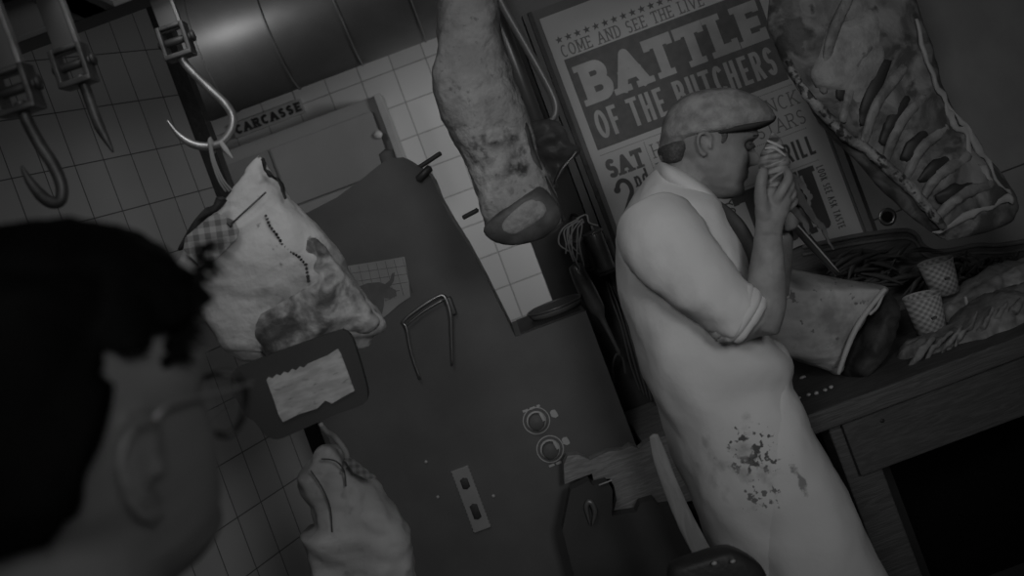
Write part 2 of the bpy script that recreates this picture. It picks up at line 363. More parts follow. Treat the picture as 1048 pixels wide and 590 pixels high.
def letters(bm, text, x0, x1, y0, y1, w, tf, serif=0.0, gap=.16, sv=None, wide=None):
    """writes text into the box x0..x1, y0..y1 with stroke width w; slab serifs of length serif; terminals at top or bottom line"""
    tot = sum(G[c][0] for c in text)+gap*(len(text)-1); sx = (x1-x0)/tot; H = y1-y0; x = x0
    sv = sv or w*.6
    for c in text:
        gw, st, se = G[c]; W = gw*sx
        ix = lambda q: Vector((x+w*.5+q[0]*(W-w), y0+w*.5*(1 if not serif else 1)+q[1]*(H-w)))
        for s in st:
            pts = [ix(q) for q in s]
            for a_, b_ in zip(pts, pts[1:]): seg2(bm, a_, b_, w, tf)
            for k, q in enumerate(pts):
                if 0 < k < len(pts)-1: dot2(bm, q, w/2, tf)
                elif s[0] != s[-1]:   # square off the ends
                    nb = pts[1] if k == 0 else pts[-2]; dd = (q-nb).normalized()*w*.5
                    if abs(dd.x) < w*.2 or abs(dd.y) < w*.2: seg2(bm, q, q+dd, w, tf)
        if serif:
            for q in se:
                p_ = ix(q); yy = (y0+sv/2) if q[1] < .5 else (y1-sv/2)
                seg2(bm, (p_.x-w/2-serif, yy), (p_.x+w/2+serif, yy), sv, tf)
            if c == 'T':
                for q in (.02, .98):
                    p_ = ix((q, 1)); sgn = 1 if q < .5 else -1
                    seg2(bm, (p_.x-w*.5*sgn+sv/2*sgn, y1), (p_.x-w*.5*sgn+sv/2*sgn, y1-w*.5-serif*1.6), sv, tf)
            if c in 'EL':
                p_ = ix((.95, 0)); seg2(bm, (p_.x+w*.5-sv/2, y0), (p_.x+w*.5-sv/2, y0+w*.5+serif*1.8), sv, tf)
            if c in 'EF':
                p_ = ix((.9, 1)); seg2(bm, (p_.x+w*.5-sv/2, y1), (p_.x+w*.5-sv/2, y1-w*.5-serif*1.6), sv, tf)
        x += W+gap*sx

# sign above the cabinet
sg = thing('wall_sign', 'pale strip reading CARCASSE on the tiles just above the grey cabinet', 'sign', P(276, 129, 4.585))
s0 = hv(243, 134); s1 = hv(306, 113)
kk = 4.575/F
zb = CZ+(s0[1]-5.5)*kk; x0 = s0[0]*kk-.01; x1 = s1[0]*kk+.015
bm = bmesh.new(); box(bm, (x0-.008, 4.583, zb-.004), (x1+.008, 4.6, zb+.062)); link('board', bm, mat('sign_board', .40, .7), sg, False)
bm = bmesh.new()
G['C'] = G['C']
letters(bm, 'CARCASSE', x0, x1, zb+.008, zb+.052, .012, lambda q: Vector((q.x, 4.5815, q.y)), serif=.0035, gap=.12)
link('lettering', bm, M_black2, sg, False)

# ------------------------------------------------------------------ poster
YP = 3.155; kp = YP/F
po = thing('wall_poster', 'large letterpress poster reading BATTLE OF THE BUTCHERS behind the man in the cap', 'poster', ((240*kp), YP, .8))
def hb(h, v, y=0): return Vector((h*kp, YP+y, CZ+v*kp))
def pbox(h0, h1, v0, v1, y0, y1, m, nm, par):
    bm = bmesh.new(); box(bm, (h0*kp, YP+y0, CZ+v0*kp), (h1*kp, YP+y1, CZ+v1*kp)); return link(nm, bm, m, par, False)
pbox(108, 368, -262, 148, .006, .044, mat('poster_backing', .20, .7), 'backing_board', po)
pbox(123, 357, -255, 138, 0, .005, M_paper, 'sheet', po)
pbox(98, 106, -262, 148, -.006, .044, mat('pole_paint', .17, .5), 'frame_strip', po)
pbox(113.5, 118, -262, 148, -.004, .044, M_black2, 'frame_strip', po)
pbox(360, 367, -262, 148, -.004, .044, mat('frame_paint_grey', .28, .6), 'frame_strip', po)
pbox(132, 341, -9, 90, -.001, 0, M_ink, 'headline_panel', po)
def tfp(y): return lambda q: hb(q.x, q.y, y)
def line(nm, m, fn):
    bm = bmesh.new(); fn(bm); return link(nm, bm, m, po, False)
M_knock = mat('paper_headline', .50, .8, v2=.58, sc=18)
def words(nm, m, text, x0, x1, y0, y1, w, tf, gap=.16, **k):
    tot = sum(G[c][0] for c in text)+gap*(len(text)-1); sx = (x1-x0)/tot; x = x0; wd = ''; ws = x0; res = []
    for c in text+' ':
        if c == ' ':
            if wd: res.append((wd, ws, x-gap*sx))
            x += (G[' '][0]+gap)*sx; wd = ''; ws = x
        else: wd += c; x += (G[c][0]+gap)*sx
    for wd, a_, b_ in res: line(nm, m, lambda q: letters(q, wd, a_, b_, y0, y1, w, tf, gap=gap, **k))
line('headline_lettering', M_knock, lambda b_: letters(b_, 'BATTLE', 138, 338, 37, 80, 10.5, tfp(-.0016), serif=4.2, gap=.05, sv=6.5))
words('headline_lettering', M_knock, 'OF THE BUTCHERS', 139, 334, 0, 30, 4.1, tfp(-.0016), gap=.16)
words('tagline_lettering', M_ink3, 'COME AND SEE THE LIVE', 132, 287, 92, 105, 1.4, tfp(-.0006), serif=1.3, gap=.14, sv=1.0)
def stars(b_):
    for i in range(22):
        cx, cy = 134.5+i*10, 111
        vs = [b_.verts.new(hb(cx+(4.2 if k % 2 == 0 else 1.7)*math.sin(math.pi*k/5), cy+(4.2 if k % 2 == 0 else 1.7)*math.cos(math.pi*k/5), -.0006)) for k in range(10)]
        b_.faces.new(vs)
line('star_row', M_ink, stars)
def dots(b_):
    for v in (-15,):
        for i in range(100): dot2(b_, (133+i*2.1, v), .6, tfp(-.0006), 6)
    for v in (-62, -97):
        for i in range(74): dot2(b_, (186+i*2.1, v), .6, tfp(-.0006), 6)
    for i in range(38): dot2(b_, (179, -18-i*2.1), .6, tfp(-.0006), 6)
line('dotted_rules', M_ink, dots)
line('date_lettering', M_ink, lambda b_: letters(b_, 'SAT', 133, 174, -41, -21, 4.6, tfp(-.0006), serif=2.0, gap=.05, sv=2.6))
def date(b_):
    letters(b_, '2', 133, 155, -82, -44, 4.6, tfp(-.0006)); dot2(b_, (136.5, -54), 3.6, tfp(-.0006)); letters(b_, 'nd', 156, 172, -58, -42, 2.4, tfp(-.0006), serif=1.2, gap=.08, sv=1.3)
    b_.faces.new([b_.verts.new(hb(h, v, -.0006)) for h, v in ((133, -96), (172, -96), (172, -88), (133, -88))])
line('date_lettering', M_ink2, date)
line('names_lettering', M_ink3, lambda b_: letters(b_, 'HE', 183, 206, -37, -22, 1.3, tfp(-.0006), serif=1.4, gap=.14, sv=1))
line('names_lettering', M_ink3, lambda b_: letters(b_, 'V', 183, 195, -56, -42, 1.3, tfp(-.0006), serif=1.4, gap=.14, sv=1))
line('names_lettering', M_ink3, lambda b_: letters(b_, 'ONCK', 296, 343, -36, -21, 1.3, tfp(-.0006), serif=1.4, gap=.14, sv=1))
line('names_lettering', M_ink3, lambda b_: letters(b_, 'STARS', 290, 343, -57, -42, 1.3, tfp(-.0006), serif=1.4, gap=.14, sv=1))
line('bold_lettering', M_ink2, lambda b_: letters(b_, 'THRILL', 288, 341, -90, -70, 3.1, tfp(-.0006), gap=.2))
line('bold_lettering', M_ink2, lambda b_: letters(b_, 'T', 242, 278, -166, -100, 11, tfp(-.0006), serif=4, sv=6))
line('bold_lettering', M_ink2, lambda b_: letters(b_, 'U', 276, 302, -166, -100, 10, tfp(-.0006)))
line('bold_lettering', M_ink2, lambda b_: letters(b_, 'N', 298, 332, -166, -100, 11, tfp(-.0006), serif=3, sv=6))
line('bold_lettering', M_ink2, lambda b_: letters(b_, 'T', 252, 282, -214, -178, 8, tfp(-.0006), serif=3, sv=4))
line('bold_lettering', M_ink2, lambda b_: letters(b_, 'T', 286, 316, -214, -178, 8, tfp(-.0006), serif=3, sv=4))
tfv = lambda q: hb(335+q.y, -103-q.x, -.0006)
words('side_lettering', M_ink2, 'LOOK SEE ASK TASTE', 0, 68, 0, 7.5, 1.0, tfv, gap=.22)
words('side_lettering', M_ink2, 'YOU', 0, 24, -101, -92, 1.6, tfv, gap=.2)
# smooth pale panel right of the poster, with round hole
wp = thing('wall_panel', 'plain pale panel with a round dark hole behind the hanging ribs', 'panel', (400*kp, 3.18, 1.2))
pbox(373, 640, -255, 100, .012, .045, mat('pale_panel', .34, .7), 'sheet', wp)
pbox(373, 640, -176, -174.5, .0105, .012, M_dark, 'seam', wp)
hc = P(908, 222, YP+.01)
bm = bmesh.new(); lathe(bm, (hc.x, YP+.013, hc.z), (0, -1, 0), [(.026, 0), (.028, .005), (.018, .006), (.017, -.004), (0, -.004)], 28); link('grommet', bm, M_steel, wp)
bm = bmesh.new(); lathe(bm, (hc.x, YP+.010, hc.z), (0, -1, 0), [(0, .004), (.0165, .004), (.0165, 0)], 20); link('hole', bm, mat('hole_dark', .02, .9), wp)

# ------------------------------------------------------------------ black cooking machine in the middle
YM = 2.75
mx0 = -.60; mx1 = .165; mz = 1.265
rg = thing('cooking_range', 'tall black round-shouldered cooking machine with two dials and side levers behind the hams', 'stove', (-.2, 2.95, 0))
out = [(318, 216), (345, 202), (372, 182), (389, 168), (400, 162), (413, 161), (424, 168), (437, 176), (443, 184), (450, 203), (463, 226), (480, 253), (500, 290), (523, 333)]
poly = pxz(out, YM); poly[-1] = (poly[-1][0], mz); poly += [(mx1, mz), (mx1, .04), (mx0, .04), (mx0, poly[0][1]-.02)]
bm = bmesh.new(); prism(bm, poly, YM, YM+.30); link('body', bm, M_black, rg, False)
bm = bmesh.new(); box(bm, (-.02, YM+.02, mz-.002), (mx1-.01, 3.04, mz+.003), .001); link('hob_top', bm, M_dark, rg)
for x in (mx0+.04, mx1-.04):
    for y in (YM+.05, 3.07): bm = bmesh.new(); box(bm, (x-.02, y-.02, 0), (x+.02, y+.02, .05)); link('foot', bm, M_iron, rg, False)
M_print = mat('printed_grey_marks', .52, .6)
for (px, py, tx, ty, bx, by) in ((549, 431, 545, 418, 567, 424), (563, 460, 572, 474, 579, 452)):
    c = P(px, py, YM-.001)
    bm = bmesh.new(); lathe(bm, (c.x, YM, c.z), (0, -1, 0), [(0, 0), (.0225, 0), (.021, .022), (.019, .025), (0, .026)], 32); dd = link('dial', bm, M_black, rg)
    bm = bmesh.new(); lathe(bm, (c.x, YM, c.z), (0, -1, 0), [(.034, 0), (.037, 0), (.037, .002), (.034, .002)], 40, True); link('outer_ring', bm, M_print, dd)
    bm = bmesh.new(); lathe(bm, (c.x, YM, c.z), (0, -1, 0), [(.0225, .0), (.027, 0), (.027, .006), (.0225, .008)], 40, True); link('inner_ring', bm, M_print, dd)
    c2 = P(px+6, py-4, YM-.027); bm = bmesh.new()
    box(bm, (-.004, -.002, -.012), (.004, .001, .012), .001, Matrix.Translation(c2) @ Matrix.Rotation(math.radians(-8), 4, 'Y')); link('pointer', bm, M_print, dd)
    q = P(bx, by, YM-.001); bm = bmesh.new()
    ply = [(-.009, .008), (-.003, .012), (.006, .010), (.009, 0), (.009, -.009), (0, -.011), (-.009, -.004)]
    prism(bm, [(q.x+a_, q.z+b_) for a_, b_ in ply], YM-.002, YM); link('mark', bm, M_print, rg, False)
    q = P(tx, ty, YM-.001); bm = bmesh.new()
    for k in range(3): box(bm, (q.x-.028+k*.02, YM-.0015, q.z-.003), (q.x-.013+k*.02-(.006 if k == 2 else 0), YM, q.z+.003))
    link('scale_mark', bm, M_print, rg, False)
# latch plate with two slots
c = P(482, 511, YM-.002)
bm = bmesh.new(); w_, h_ = .0235, .088
box(bm, (c.x-w_, YM-.006, c.z-h_), (c.x+w_, YM, c.z+h_), .0015); lp = link('latch_plate', bm, mat('dull_plate', .38, .5, metal=.3, v2=.42, sc=15), rg, False)
for zz, hh in ((.045, .012), (-.035, .018)):
    bm = bmesh.new(); tube(bm, [(c.x, YM-.0062, c.z+zz-hh), (c.x, YM-.0062, c.z+zz+hh)], .0105, 16, 1, flat=.25); link('slot', bm, mat('slot_dark', .06, .6), lp)
for sgn in (-1, 1):
    bm = bmesh.new()
    for zz in range(17): box(bm, (c.x+sgn*w_-.0015, YM-.0055, c.z-h_+.004+zz*.0105), (c.x+sgn*w_+.0015, YM-.001, c.z-h_+.008+zz*.0105))
    link('serration', bm, lp.data.materials[0], lp, False)
c = P(373, 396, YM)
bm = bmesh.new(); ell(bm, (c.x, YM-.004, c.z), (.011, .006, .021)); link('latch_button', bm, M_steel, rg)
for px, py in ((436, 473), (448, 509), (505, 508)):
    c = P(px, py, YM); bm = bmesh.new(); lathe(bm, (c.x, YM, c.z), (0, -1, 0), [(0, 0), (.005, 0), (.004, .003), (0, .004)], 12); link('rivet', bm, M_print, rg)
# steel bracket on its front
hd = [(430, 388), (421, 362), (416, 336), (413, 329), (430, 315), (450, 303), (456, 306), (461, 322), (462, 345), (463, 374)]
bm = bmesh.new(); tube(bm, [P(x, y, YM-.018) for x, y in hd], [.003, .0035, .004, .005, .005, .005, .006, .006, .004, .003], 8, 4)
hdl = link('carrying_handle', bm, M_steel, rg)
bm = bmesh.new(); tube(bm, [P(x+3.5, y+4, YM-.018) for x, y in hd[3:6]], .0028, 8, 4); link('handle_bar', bm, M_steel, hdl)
bm = bmesh.new(); box(bm, (P(458, 305, YM).x-.008, YM-.02, P(458, 312, YM).z-.03), (P(458, 305, YM).x+.01, YM, P(458, 312, YM).z+.02), .004); link('handle_mount', bm, M_iron, hdl)


tw = rg
bm = bmesh.new(); tube(bm, [P(395, 156, YM+.02), P(401, 175, YM+.02), P(407, 195, YM+.02)], .021, 18, 3, flat=.6); link('top_lug', bm, M_black, rg)
for a_, b_, r_ in (((428, 172), (451, 157), .0065), ((474, 223), (489, 215), .0065)):
    bm = bmesh.new(); tube(bm, [P(*a_, YM+.03), P((a_[0]+b_[0])/2, (a_[1]+b_[1])/2, YM+.03), P(*b_, YM+.03)], r_, 12, 3); link('lever', bm, mat('lever_black', .08, .5), tw)
bm = bmesh.new(); tube(bm, [P(428, 184, YM-.006), P(440, 172, YM-.006)], .011, 14, 1); link('hinge', bm, M_iron, tw)
# torn gridded card with bull silhouette, fixed to the tower front
Yb = YM-.0035
bc = thing('bull_card', 'pale squared card with a dark bull silhouette beside the big ham', 'card', P(388, 295, Yb))
bm = bmesh.new(); out = [(330, 280), (352, 273), (384, 268), (414, 263), (418, 285), (420, 304), (408, 312), (398, 321), (390, 327), (375, 333), (350, 338), (338, 320)]
prism(bm, pxz(out, Yb), Yb, Yb+.003); link('card', bm, mat('squared_card', .36, .85, v2=.42, sc=12), bc, False)
bm = bmesh.new()
A_ = P(352, 273, Yb); 
for i in range(9):
    a_ = P(340+i*9, 277-i*1.6, Yb-.0004); b_ = P(350+i*9, 325-i*3.2, Yb-.0004)
    if i < 9: tube(bm, [a_, b_], .0006, 4, 1)
for i in range(5):
    a_ = P(345+i*1.5, 282+i*9, Yb-.0004); b_ = P(417-(0 if i < 3 else (i-2)*8), 272+i*8.5, Yb-.0004); tube(bm, [a_, b_], .0006, 4, 1)
link('grid_lines', bm, M_ink3, bc)
bm = bmesh.new(); out = [(366, 294), (376, 290), (388, 289), (394, 291), (399, 287), (401, 280), (404, 279), (403, 288), (399, 294), (405, 297), (406, 303), (399, 306), (393, 305), (393, 312), (391, 322), (385, 313), (376, 308), (366, 304)]
prism(bm, pxz(out, Yb), Yb-.0012, Yb); link('bull_silhouette', bm, M_ink, bc, False)

# pan with rim on the range
pc = Vector((P(562, 330, 2.9).x+.03, 2.90, mz+.0035))
pn = thing('cooking_pot', 'black pot whose steel rim shows at the right end of the range', 'pot', pc)
bm = bmesh.new(); lathe(bm, pc, (0, 0, 1), [(0, 0), (.07, 0), (.076, .006), (.08, .02), (.076, .02), (.072, .008), (0, .006)], 40); link('body', bm, M_black, pn)
bm = bmesh.new(); lathe(bm, pc+Vector((0, 0, .02)), (0, 0, 1), [(.080, -.003), (.083, .001), (.080, .004), (.075, .002)], 40, True); link('rim', bm, mat('rim_steel', .25, .4, metal=.5), pn)
# ------------------------------------------------------------------ rail and meat hooks
YR = 1.9
rz = P(150, 2, YR).z
rl = thing('meat_rail', 'dark overhead steel rail from which the hooks hang, top left', 'rail', (-.3, YR, rz))
bm = bmesh.new(); box(bm, (-1.45, YR-.04, rz), (.9, YR+.04, rz+.012), .003); box(bm, (-1.45, YR-.006, rz+.01), (.9, YR+.006, rz+.09)); box(bm, (-1.45, YR-.04, rz+.088), (.9, YR+.04, rz+.1), .003)
link('beam', bm, M_iron, rl, False)
for x in (-1.1, -.1, .7):
    bm = bmesh.new(); tube(bm, [(x, YR, rz+.09), (x, YR, 3.12)], .012, 10, 1); link('hanger', bm, M_iron, rl)
def hook(pts, Y, rad, label, blockc, grp, strap=None, tip=.0015):
    c = P(*blockc, Y)
    t = thing('meat_hook', label, 'meat hook', c, grp)
    W = [P(x, y, Y) for x, y in pts]; n = len(W)
    bm = bmesh.new(); tube(bm, W, [rad]*(n-2)+[rad*.7, tip], 12, 6); link('hook', bm, M_hook if Y > 1.8 else M_hookd, t)
    Mx = Matrix.Translation(c) @ Matrix.Rotation(math.radians(2), 4, 'Y')
    bm = bmesh.new(); s = .0225
    for sx in (-1, 1): box(bm, (sx*s-.004, -.02, -.028), (sx*s+.004, .02, .03), .002, Mx)
    box(bm, (-s-.004, -.022, -.034), (s+.004, .022, -.024), .003, Mx); box(bm, (-s-.004, -.018, .022), (s+.004, .018, .03), .003, Mx)
    link('swivel_block', bm, mat('block_steel', .2, .45, metal=.6, v2=.12, sc=40), t)
    bm = bmesh.new(); tube(bm, [Mx @ Vector((-.032, 0, 0)), Mx @ Vector((.034, 0, 0))], .0075, 14, 1); lathe(bm, Mx @ Vector((.03, 0, .0)), (1, 0, 0), [(0, 0), (.011, 0), (.011, .006), (0, .007)], 6); link('axle_bolt', bm, M_iron, t)
    top = rz+.002
    bm = bmesh.new(); box(bm, (c.x-.019, Y-.004, c.z+.02), (c.x+.017, Y+.004, top), .001); link('strap', bm, mat('strap_iron', .2, .5, metal=.4), t)
    bm = bmesh.new(); box(bm, (c.x+.017, Y-.008, c.z+.02), (c.x+.023, Y+.006, top), .001); link('strap_edge', bm, M_hook, t, False)
    return t
hook([(184, 55), (190, 66), (203, 80), (220, 96), (232, 108), (238, 120), (236, 134), (226, 146), (212, 150), (196, 147), (182, 137), (171, 123)], YR, .0078, 'steel meat hook carrying the tied string of the big ham', (180, 42), None)
Y2, Y3 = 1.62, 1.40
hook([(82, 78), (88, 92), (95, 112), (102, 130), (109, 143), (116, 156)], Y2, .0085, 'blurred straight steel spike hook hanging left of the big ham hook', (75, 67), None, rz-.0)
hook([(20, 105), (30, 128), (42, 150), (55, 170), (63, 190), (62, 205), (52, 207), (42, 200), (30, 185), (22, 170)], Y3, .0085, 'very blurred steel hook at the far left edge of the tiles', (16, 92), None, rz-.0)
# cross rails carrying the two nearer hooks
bm = bmesh.new(); 
for Yh, pp in ((Y2, (75, 67)), (Y3, (16, 92))):
    x = P(*pp, Yh).x; box(bm, (x-.03, Yh-.03, rz), (x+.03, YR-.04, rz+.012), .002)
link('bracket_arm', bm, M_iron, rl, False)

# ------------------------------------------------------------------ hams
def pob(px, py, Y): return tuple(P(px, py, Y))
def meat(name, px, Y, T, m, label, cat, ang=0, nzs=((.012, 9, 1), (.005, 28, 2), (.0022, 70, 3)), rows=90, seg=56, **k):
    c = sum((P(x, y, Y) for x, y in px), Vector())/len(px)
    t = thing(name, label, cat, c)
    bm = bmesh.new(); inflate(bm, px, Y, T, rows, ang, seg, .8, nzs, **k)
    o = link('meat', bm, m, t)
    return t, o
# the thing's coordinates are world-aligned, so patches are given as world points
cen1 = P(290, 275, 1.9)
M_ham1 = mat('cured_ham_fat', .58, .5, v2=.68, sc=7, bump=.5, bsc=40, spec=.3,
   extra=[patch(pob(352, 292, 1.83), (.045, .3, .13), .28, 34, .5, .95), patch(pob(322, 322, 1.83), (.11, .3, .085), .26, 26, .45, .85), patch(pob(300, 328, 1.83), (.06, .3, .05), .11, 45, .55, .9),
          patch(pob(360, 335, 1.83), (.05, .3, .03), .55, 40, .5, .8), speckle(.28, 38, .66, .72)])
h1px = [(262, 160), (270, 163), (276, 178), (290, 196), (318, 222), (338, 246), (356, 276), (377, 306), (395, 328), (391, 340), (380, 345), (377, 356), (366, 343), (350, 345), (300, 358), (262, 370), (238, 362), (214, 330), (196, 303), (180, 280), (190, 252), (212, 226), (232, 200), (250, 178)]
ham1, hm = meat('hanging_ham', h1px, 1.9, .065, M_ham1, 'big pale cured ham with checked cloth tag hanging from the steel hook', 'ham', ang=-ROLL, pw=.7) if False else meat('hanging_ham', h1px, 1.9, .065, M_ham1, 'big pale cured ham with checked cloth tag hanging from the steel hook', 'ham', ang=-ROLL)
M_lean = mat('mottled_lean', .13, .45, v2=.46, sc=20, detail=8, lo=.40, hi=.62, dist=1.2, bump=.7, bsc=45, spec=.3, extra=[patch(pob(290, 335, 1.83), (.075, .3, .05), .12, 30, .62, .8), patch(pob(365, 325, 1.83), (.05, .3, .04), .5, 40, .55, .85)])
bm = bmesh.new(); inflate(bm, [(270, 360), (259, 340), (262, 325), (275, 317), (290, 312), (308, 304), (318, 292), (316, 276), (312, 262), (314, 246), (326, 246), (342, 264), (360, 291), (378, 315), (388, 330), (378, 341), (352, 341), (325, 347), (298, 358), (280, 364)], 1.855, .030, 70, -ROLL+.5, 40, .8, ((.008, 24, 2), (.004, 60, 3))); link('lean_meat', bm, M_lean, ham1)
# ragged crack along the rind
bm = bmesh.new(); cr_ = [(272, 221), (276, 231), (283, 240), (289, 250), (298, 258), (306, 263), (313, 271), (315, 283), (316, 290)]
for a_, b_ in zip(cr_, cr_[1:]):
    for k in range(3):
        t_ = k/3; q = P(a_[0]*(1-t_)+b_[0]*t_, a_[1]*(1-t_)+b_[1]*t_, 1.838); ell(bm, q, (.0022+.002*random.random(), .006, .0022+.0016*random.random()), sub=1)
link('rind_crack', bm, M_meatd, ham1)
bm = bmesh.new(); tube(bm, [P(235, 231, 1.822), P(272, 197, 1.832)], .0018, 8, 1); tube(bm, [P(233, 228, 1.822), P(237, 232, 1.822)], .003, 8, 1); link('skewer', bm, M_iron, ham1)
bm = bmesh.new(); tg = [(190, 243), (214, 222), (222, 218), (240, 226), (245, 236), (243, 244), (212, 275), (206, 273), (188, 256)]
pl = pxz(tg, 1.826)
prism(bm, pl, 1.823, 1.826); ctg = link('checked_tag', bm, M_ging, ham1, False)
bm = bmesh.new(); tube(bm, [P(x, y, 1.83) for x, y in ((226, 205), (222, 212), (210, 220), (196, 236), (184, 256))], [.010, .008, .009, .006, .004], 10, 5)
for vtx in bm.verts: vtx.co += Vector((1, 1, 1))*(.008*nz(vtx.co, 40)+.004*nz(vtx.co, 110))
link('dark_rind_edge', bm, M_meatd, ham1)
bm = bmesh.new(); tube(bm, [P(x, y, 1.84) for x, y in ((268, 163), (277, 178), (289, 194), (294, 201))], [.003, .005, .004, .002], 10, 5)
for vtx in bm.verts: vtx.co += Vector((1, 1, 1))*(.008*nz(vtx.co, 40)+.004*nz(vtx.co, 110))
link('dark_rind_edge', bm, M_meatd, ham1)
# string from hook to ham
st = thing('hanging_string', 'pale knotted string loop tying the big ham to its hook', 'string', P(217, 150, 1.9))
bm = bmesh.new()
for d_ in (0, 2.5, 5): tube(bm, [P(214+d_*.3, 146, 1.885), P(217+d_*.6, 165, 1.882), P(224+d_, 185, 1.885), P(231+d_*1.5, 196, 1.895)], .0022, 6, 5)
for k in range(4): lathe(bm, P(215.5+k*.9, 147+k*1.5, 1.9), (P(170, 140, 1.9)-P(236, 140, 1.9)), [(.0105, -.0028), (.013, 0), (.0105, .0028)], 16)
link('cord', bm, mat('dark_cord', .30, .9), st)
bm = bmesh.new(); tube(bm, [P(226, 146, 1.893), P(231, 153, 1.89), P(238, 162, 1.888)], [.0045, .005, .001], 8, 5, flat=.4); link('loose_end', bm, M_twine, st)

# second ham
M_ham2 = mat('mould_cured_ham', .24, .7, v2=.33, sc=18, bump=.9, bsc=45, spec=.25,
   extra=[patch(pob(510, 165, 2.1), (.075, .3, .07), .05, 42, .56, .76), patch(pob(495, 175, 2.1), (.10, .3, .09), .42, 24, .55, 1.0), patch(pob(535, 60, 2.1), (.05, .3, .25), .12, 30, .5, .9), speckle(.18, 50, .64, .7)])
h2px = [(452, -70), (446, -10), (447, 50), (442, 84), (450, 112), (462, 140), (474, 160), (484, 190), (490, 215), (497, 238), (512, 248), (532, 251), (556, 245), (574, 232), (577, 222), (566, 196), (556, 172), (548, 150), (541, 120), (530, 90), (520, 60), (510, 20), (500, -60)]
ham2, hm2 = meat('hanging_ham', h2px, 2.2, .075, M_ham2, 'long mottled grey ham with a cut dark base hanging before the poster edge', 'ham', ang=-ROLL)
bm = bmesh.new(); cut = [(494, 236), (505, 222), (525, 206), (548, 191), (562, 198), (575, 220), (560, 241), (532, 251), (508, 249)]
inflate(bm, cut, 2.135, .02, 26, -ROLL+.5, 24, .8, ((.003, 30, 5),)); link('cut_face', bm, mat('dark_cut_rind', .06, .45, v2=.1, sc=30), ham2)
bm = bmesh.new(); cut = [(511, 233), (528, 213), (549, 201), (560, 216), (546, 231), (526, 241)]
inflate(bm, cut, 2.122, .012, 20, -ROLL+.5, 20, .8, ((.003, 40, 5),)); link('cut_flesh', bm, mat('pale_cut_flesh', .30, .6, v2=.2, sc=35, bump=.4), ham2)
bm = bmesh.new(); tube(bm, [P(x, y, 2.16) for x, y in ((520, 100), (536, 130), (545, 158), (556, 184), (568, 206), (577, 226))], [.006, .01, .008, .009, .008, .005], 10, 5); link('dark_rind_edge', bm, M_meatd, ham2)
# hook of second ham (goes up out of view)
top2 = P(470, -62, 2.2)
hk2 = thing('meat_hook', 'steel hook above the long mottled ham', 'meat hook', (top2.x, 2.2, top2.z))
bm = bmesh.new(); tube(bm, [(top2.x, 2.2, top2.z-.04), (top2.x+.03, 2.2, top2.z-.02), (top2.x+.035, 2.2, top2.z+.03), (top2.x, 2.18, top2.z+.09), (top2.x, 2.1, rz+.0), (top2.x, YR+.03, rz+.006)], .006, 10, 6); link('hook', bm, M_hook, hk2)
# third ham, bottom
M_ham3 = mat('white_ham_fat', .48, .6, v2=.58, sc=10, bump=.4, bsc=24, spec=.2, extra=[speckle(.4, 24, .6, .7)])
h3px = [(330, 456), (345, 457), (356, 468), (370, 482), (384, 496), (396, 512), (410, 530), (420, 548), (424, 575), (420, 610), (390, 640), (350, 640), (326, 600), (318, 570), (312, 545), (322, 535), (314, 512), (308, 500), (312, 484), (318, 478), (322, 465)]
ham3, hm3 = meat('hanging_ham', h3px, 1.95, .07, M_ham3, 'small white fat-covered ham on a wire loop low in front of the range', 'ham', ang=-ROLL, nzs=((.016, 12, 4), (.007, 30, 2), (.003, 70, 3)))
bm = bmesh.new(); tube(bm, [P(x, y, 1.885) for x, y in ((329, 470), (343, 472), (352, 482), (354, 498))], .0014, 8, 5); tube(bm, [P(x, y, 1.88) for x, y in ((318, 482), (330, 500), (338, 520), (340, 545))], .0012, 8, 5); link('tied_string', bm, M_dark, ham3)
wl = thing('wire_loop', 'bent pale steel wire loop holding the small white ham', 'hook', P(345, 450, 1.96))
bm = bmesh.new(); tube(bm, [P(x, y, (1.80, 1.82, 1.85, 1.87, 1.885, 1.9, 1.9)[i]) for i, (x, y) in enumerate(((328, 434), (334, 442), (341, 446), (350, 457), (355, 467), (353, 478), (349, 485)))], [.0045, .0045, .005, .0055, .0055, .004, .002], 10, 5); link('wire', bm, M_bone, wl)
bm = bmesh.new(); prism(bm, pxz([(352, 470), (362, 470), (386, 489), (376, 491), (362, 484)], 1.87), 1.869, 1.872)
tag(link('checked_label', bm, gingham('dark_check', .3, .14, .006, .3), wl, False), 'x', 'x'); bpy.context.scene.collection.objects[-1]
for o in [o for o in C.objects if o.name.startswith('checked_label')]:
    del o['label']; del o['category']

# ------------------------------------------------------------------ black card holder with torn pale card
Yh = 1.79
ch = thing('card_holder', 'black rounded holder framing a ragged pale card in front of the big ham', 'card holder', P(310, 395, Yh))
outp = [(238, 381), (262, 369), (340, 341), (352, 339), (360, 346), (367, 366), (376, 400), (372, 414), (345, 424), (318, 436), (300, 444), (284, 450), (272, 446), (262, 434), (250, 424), (244, 412), (237, 402)]
bm = bmesh.new(); prism(bm, pxz(smooth_poly(outp, 3), Yh), Yh, Yh+.02); o = link('frame', bm, mat('holder_black', .075, .6, spec=.1), ch, False)
mb = o.modifiers.new('b', 'BEVEL'); mb.width = .003; mb.segments = 2
cp = [(273, 389)]
for i in range(11):
    t_ = i/10; cp.append((275+t_*40, 386.5-t_*13.5+(2.2 if i % 2 else -.5)))
cp += [(335, 364), (346, 357), (349, 362), (355, 378), (363, 400), (350, 407), (340, 413), (333, 410), (325, 418), (306, 424), (290, 432), (286, 426), (280, 408)]
bm = bmesh.new(); prism(bm, pxz(cp, Yh-.001), Yh-.004, Yh-.0005)
link('torn_card', bm, mat('aged_card', .44, .8, v2=.62, sc=30, stretch=(1, 1, 3), extra=[speckle(.3, 40, .62, .7)]), ch, False)
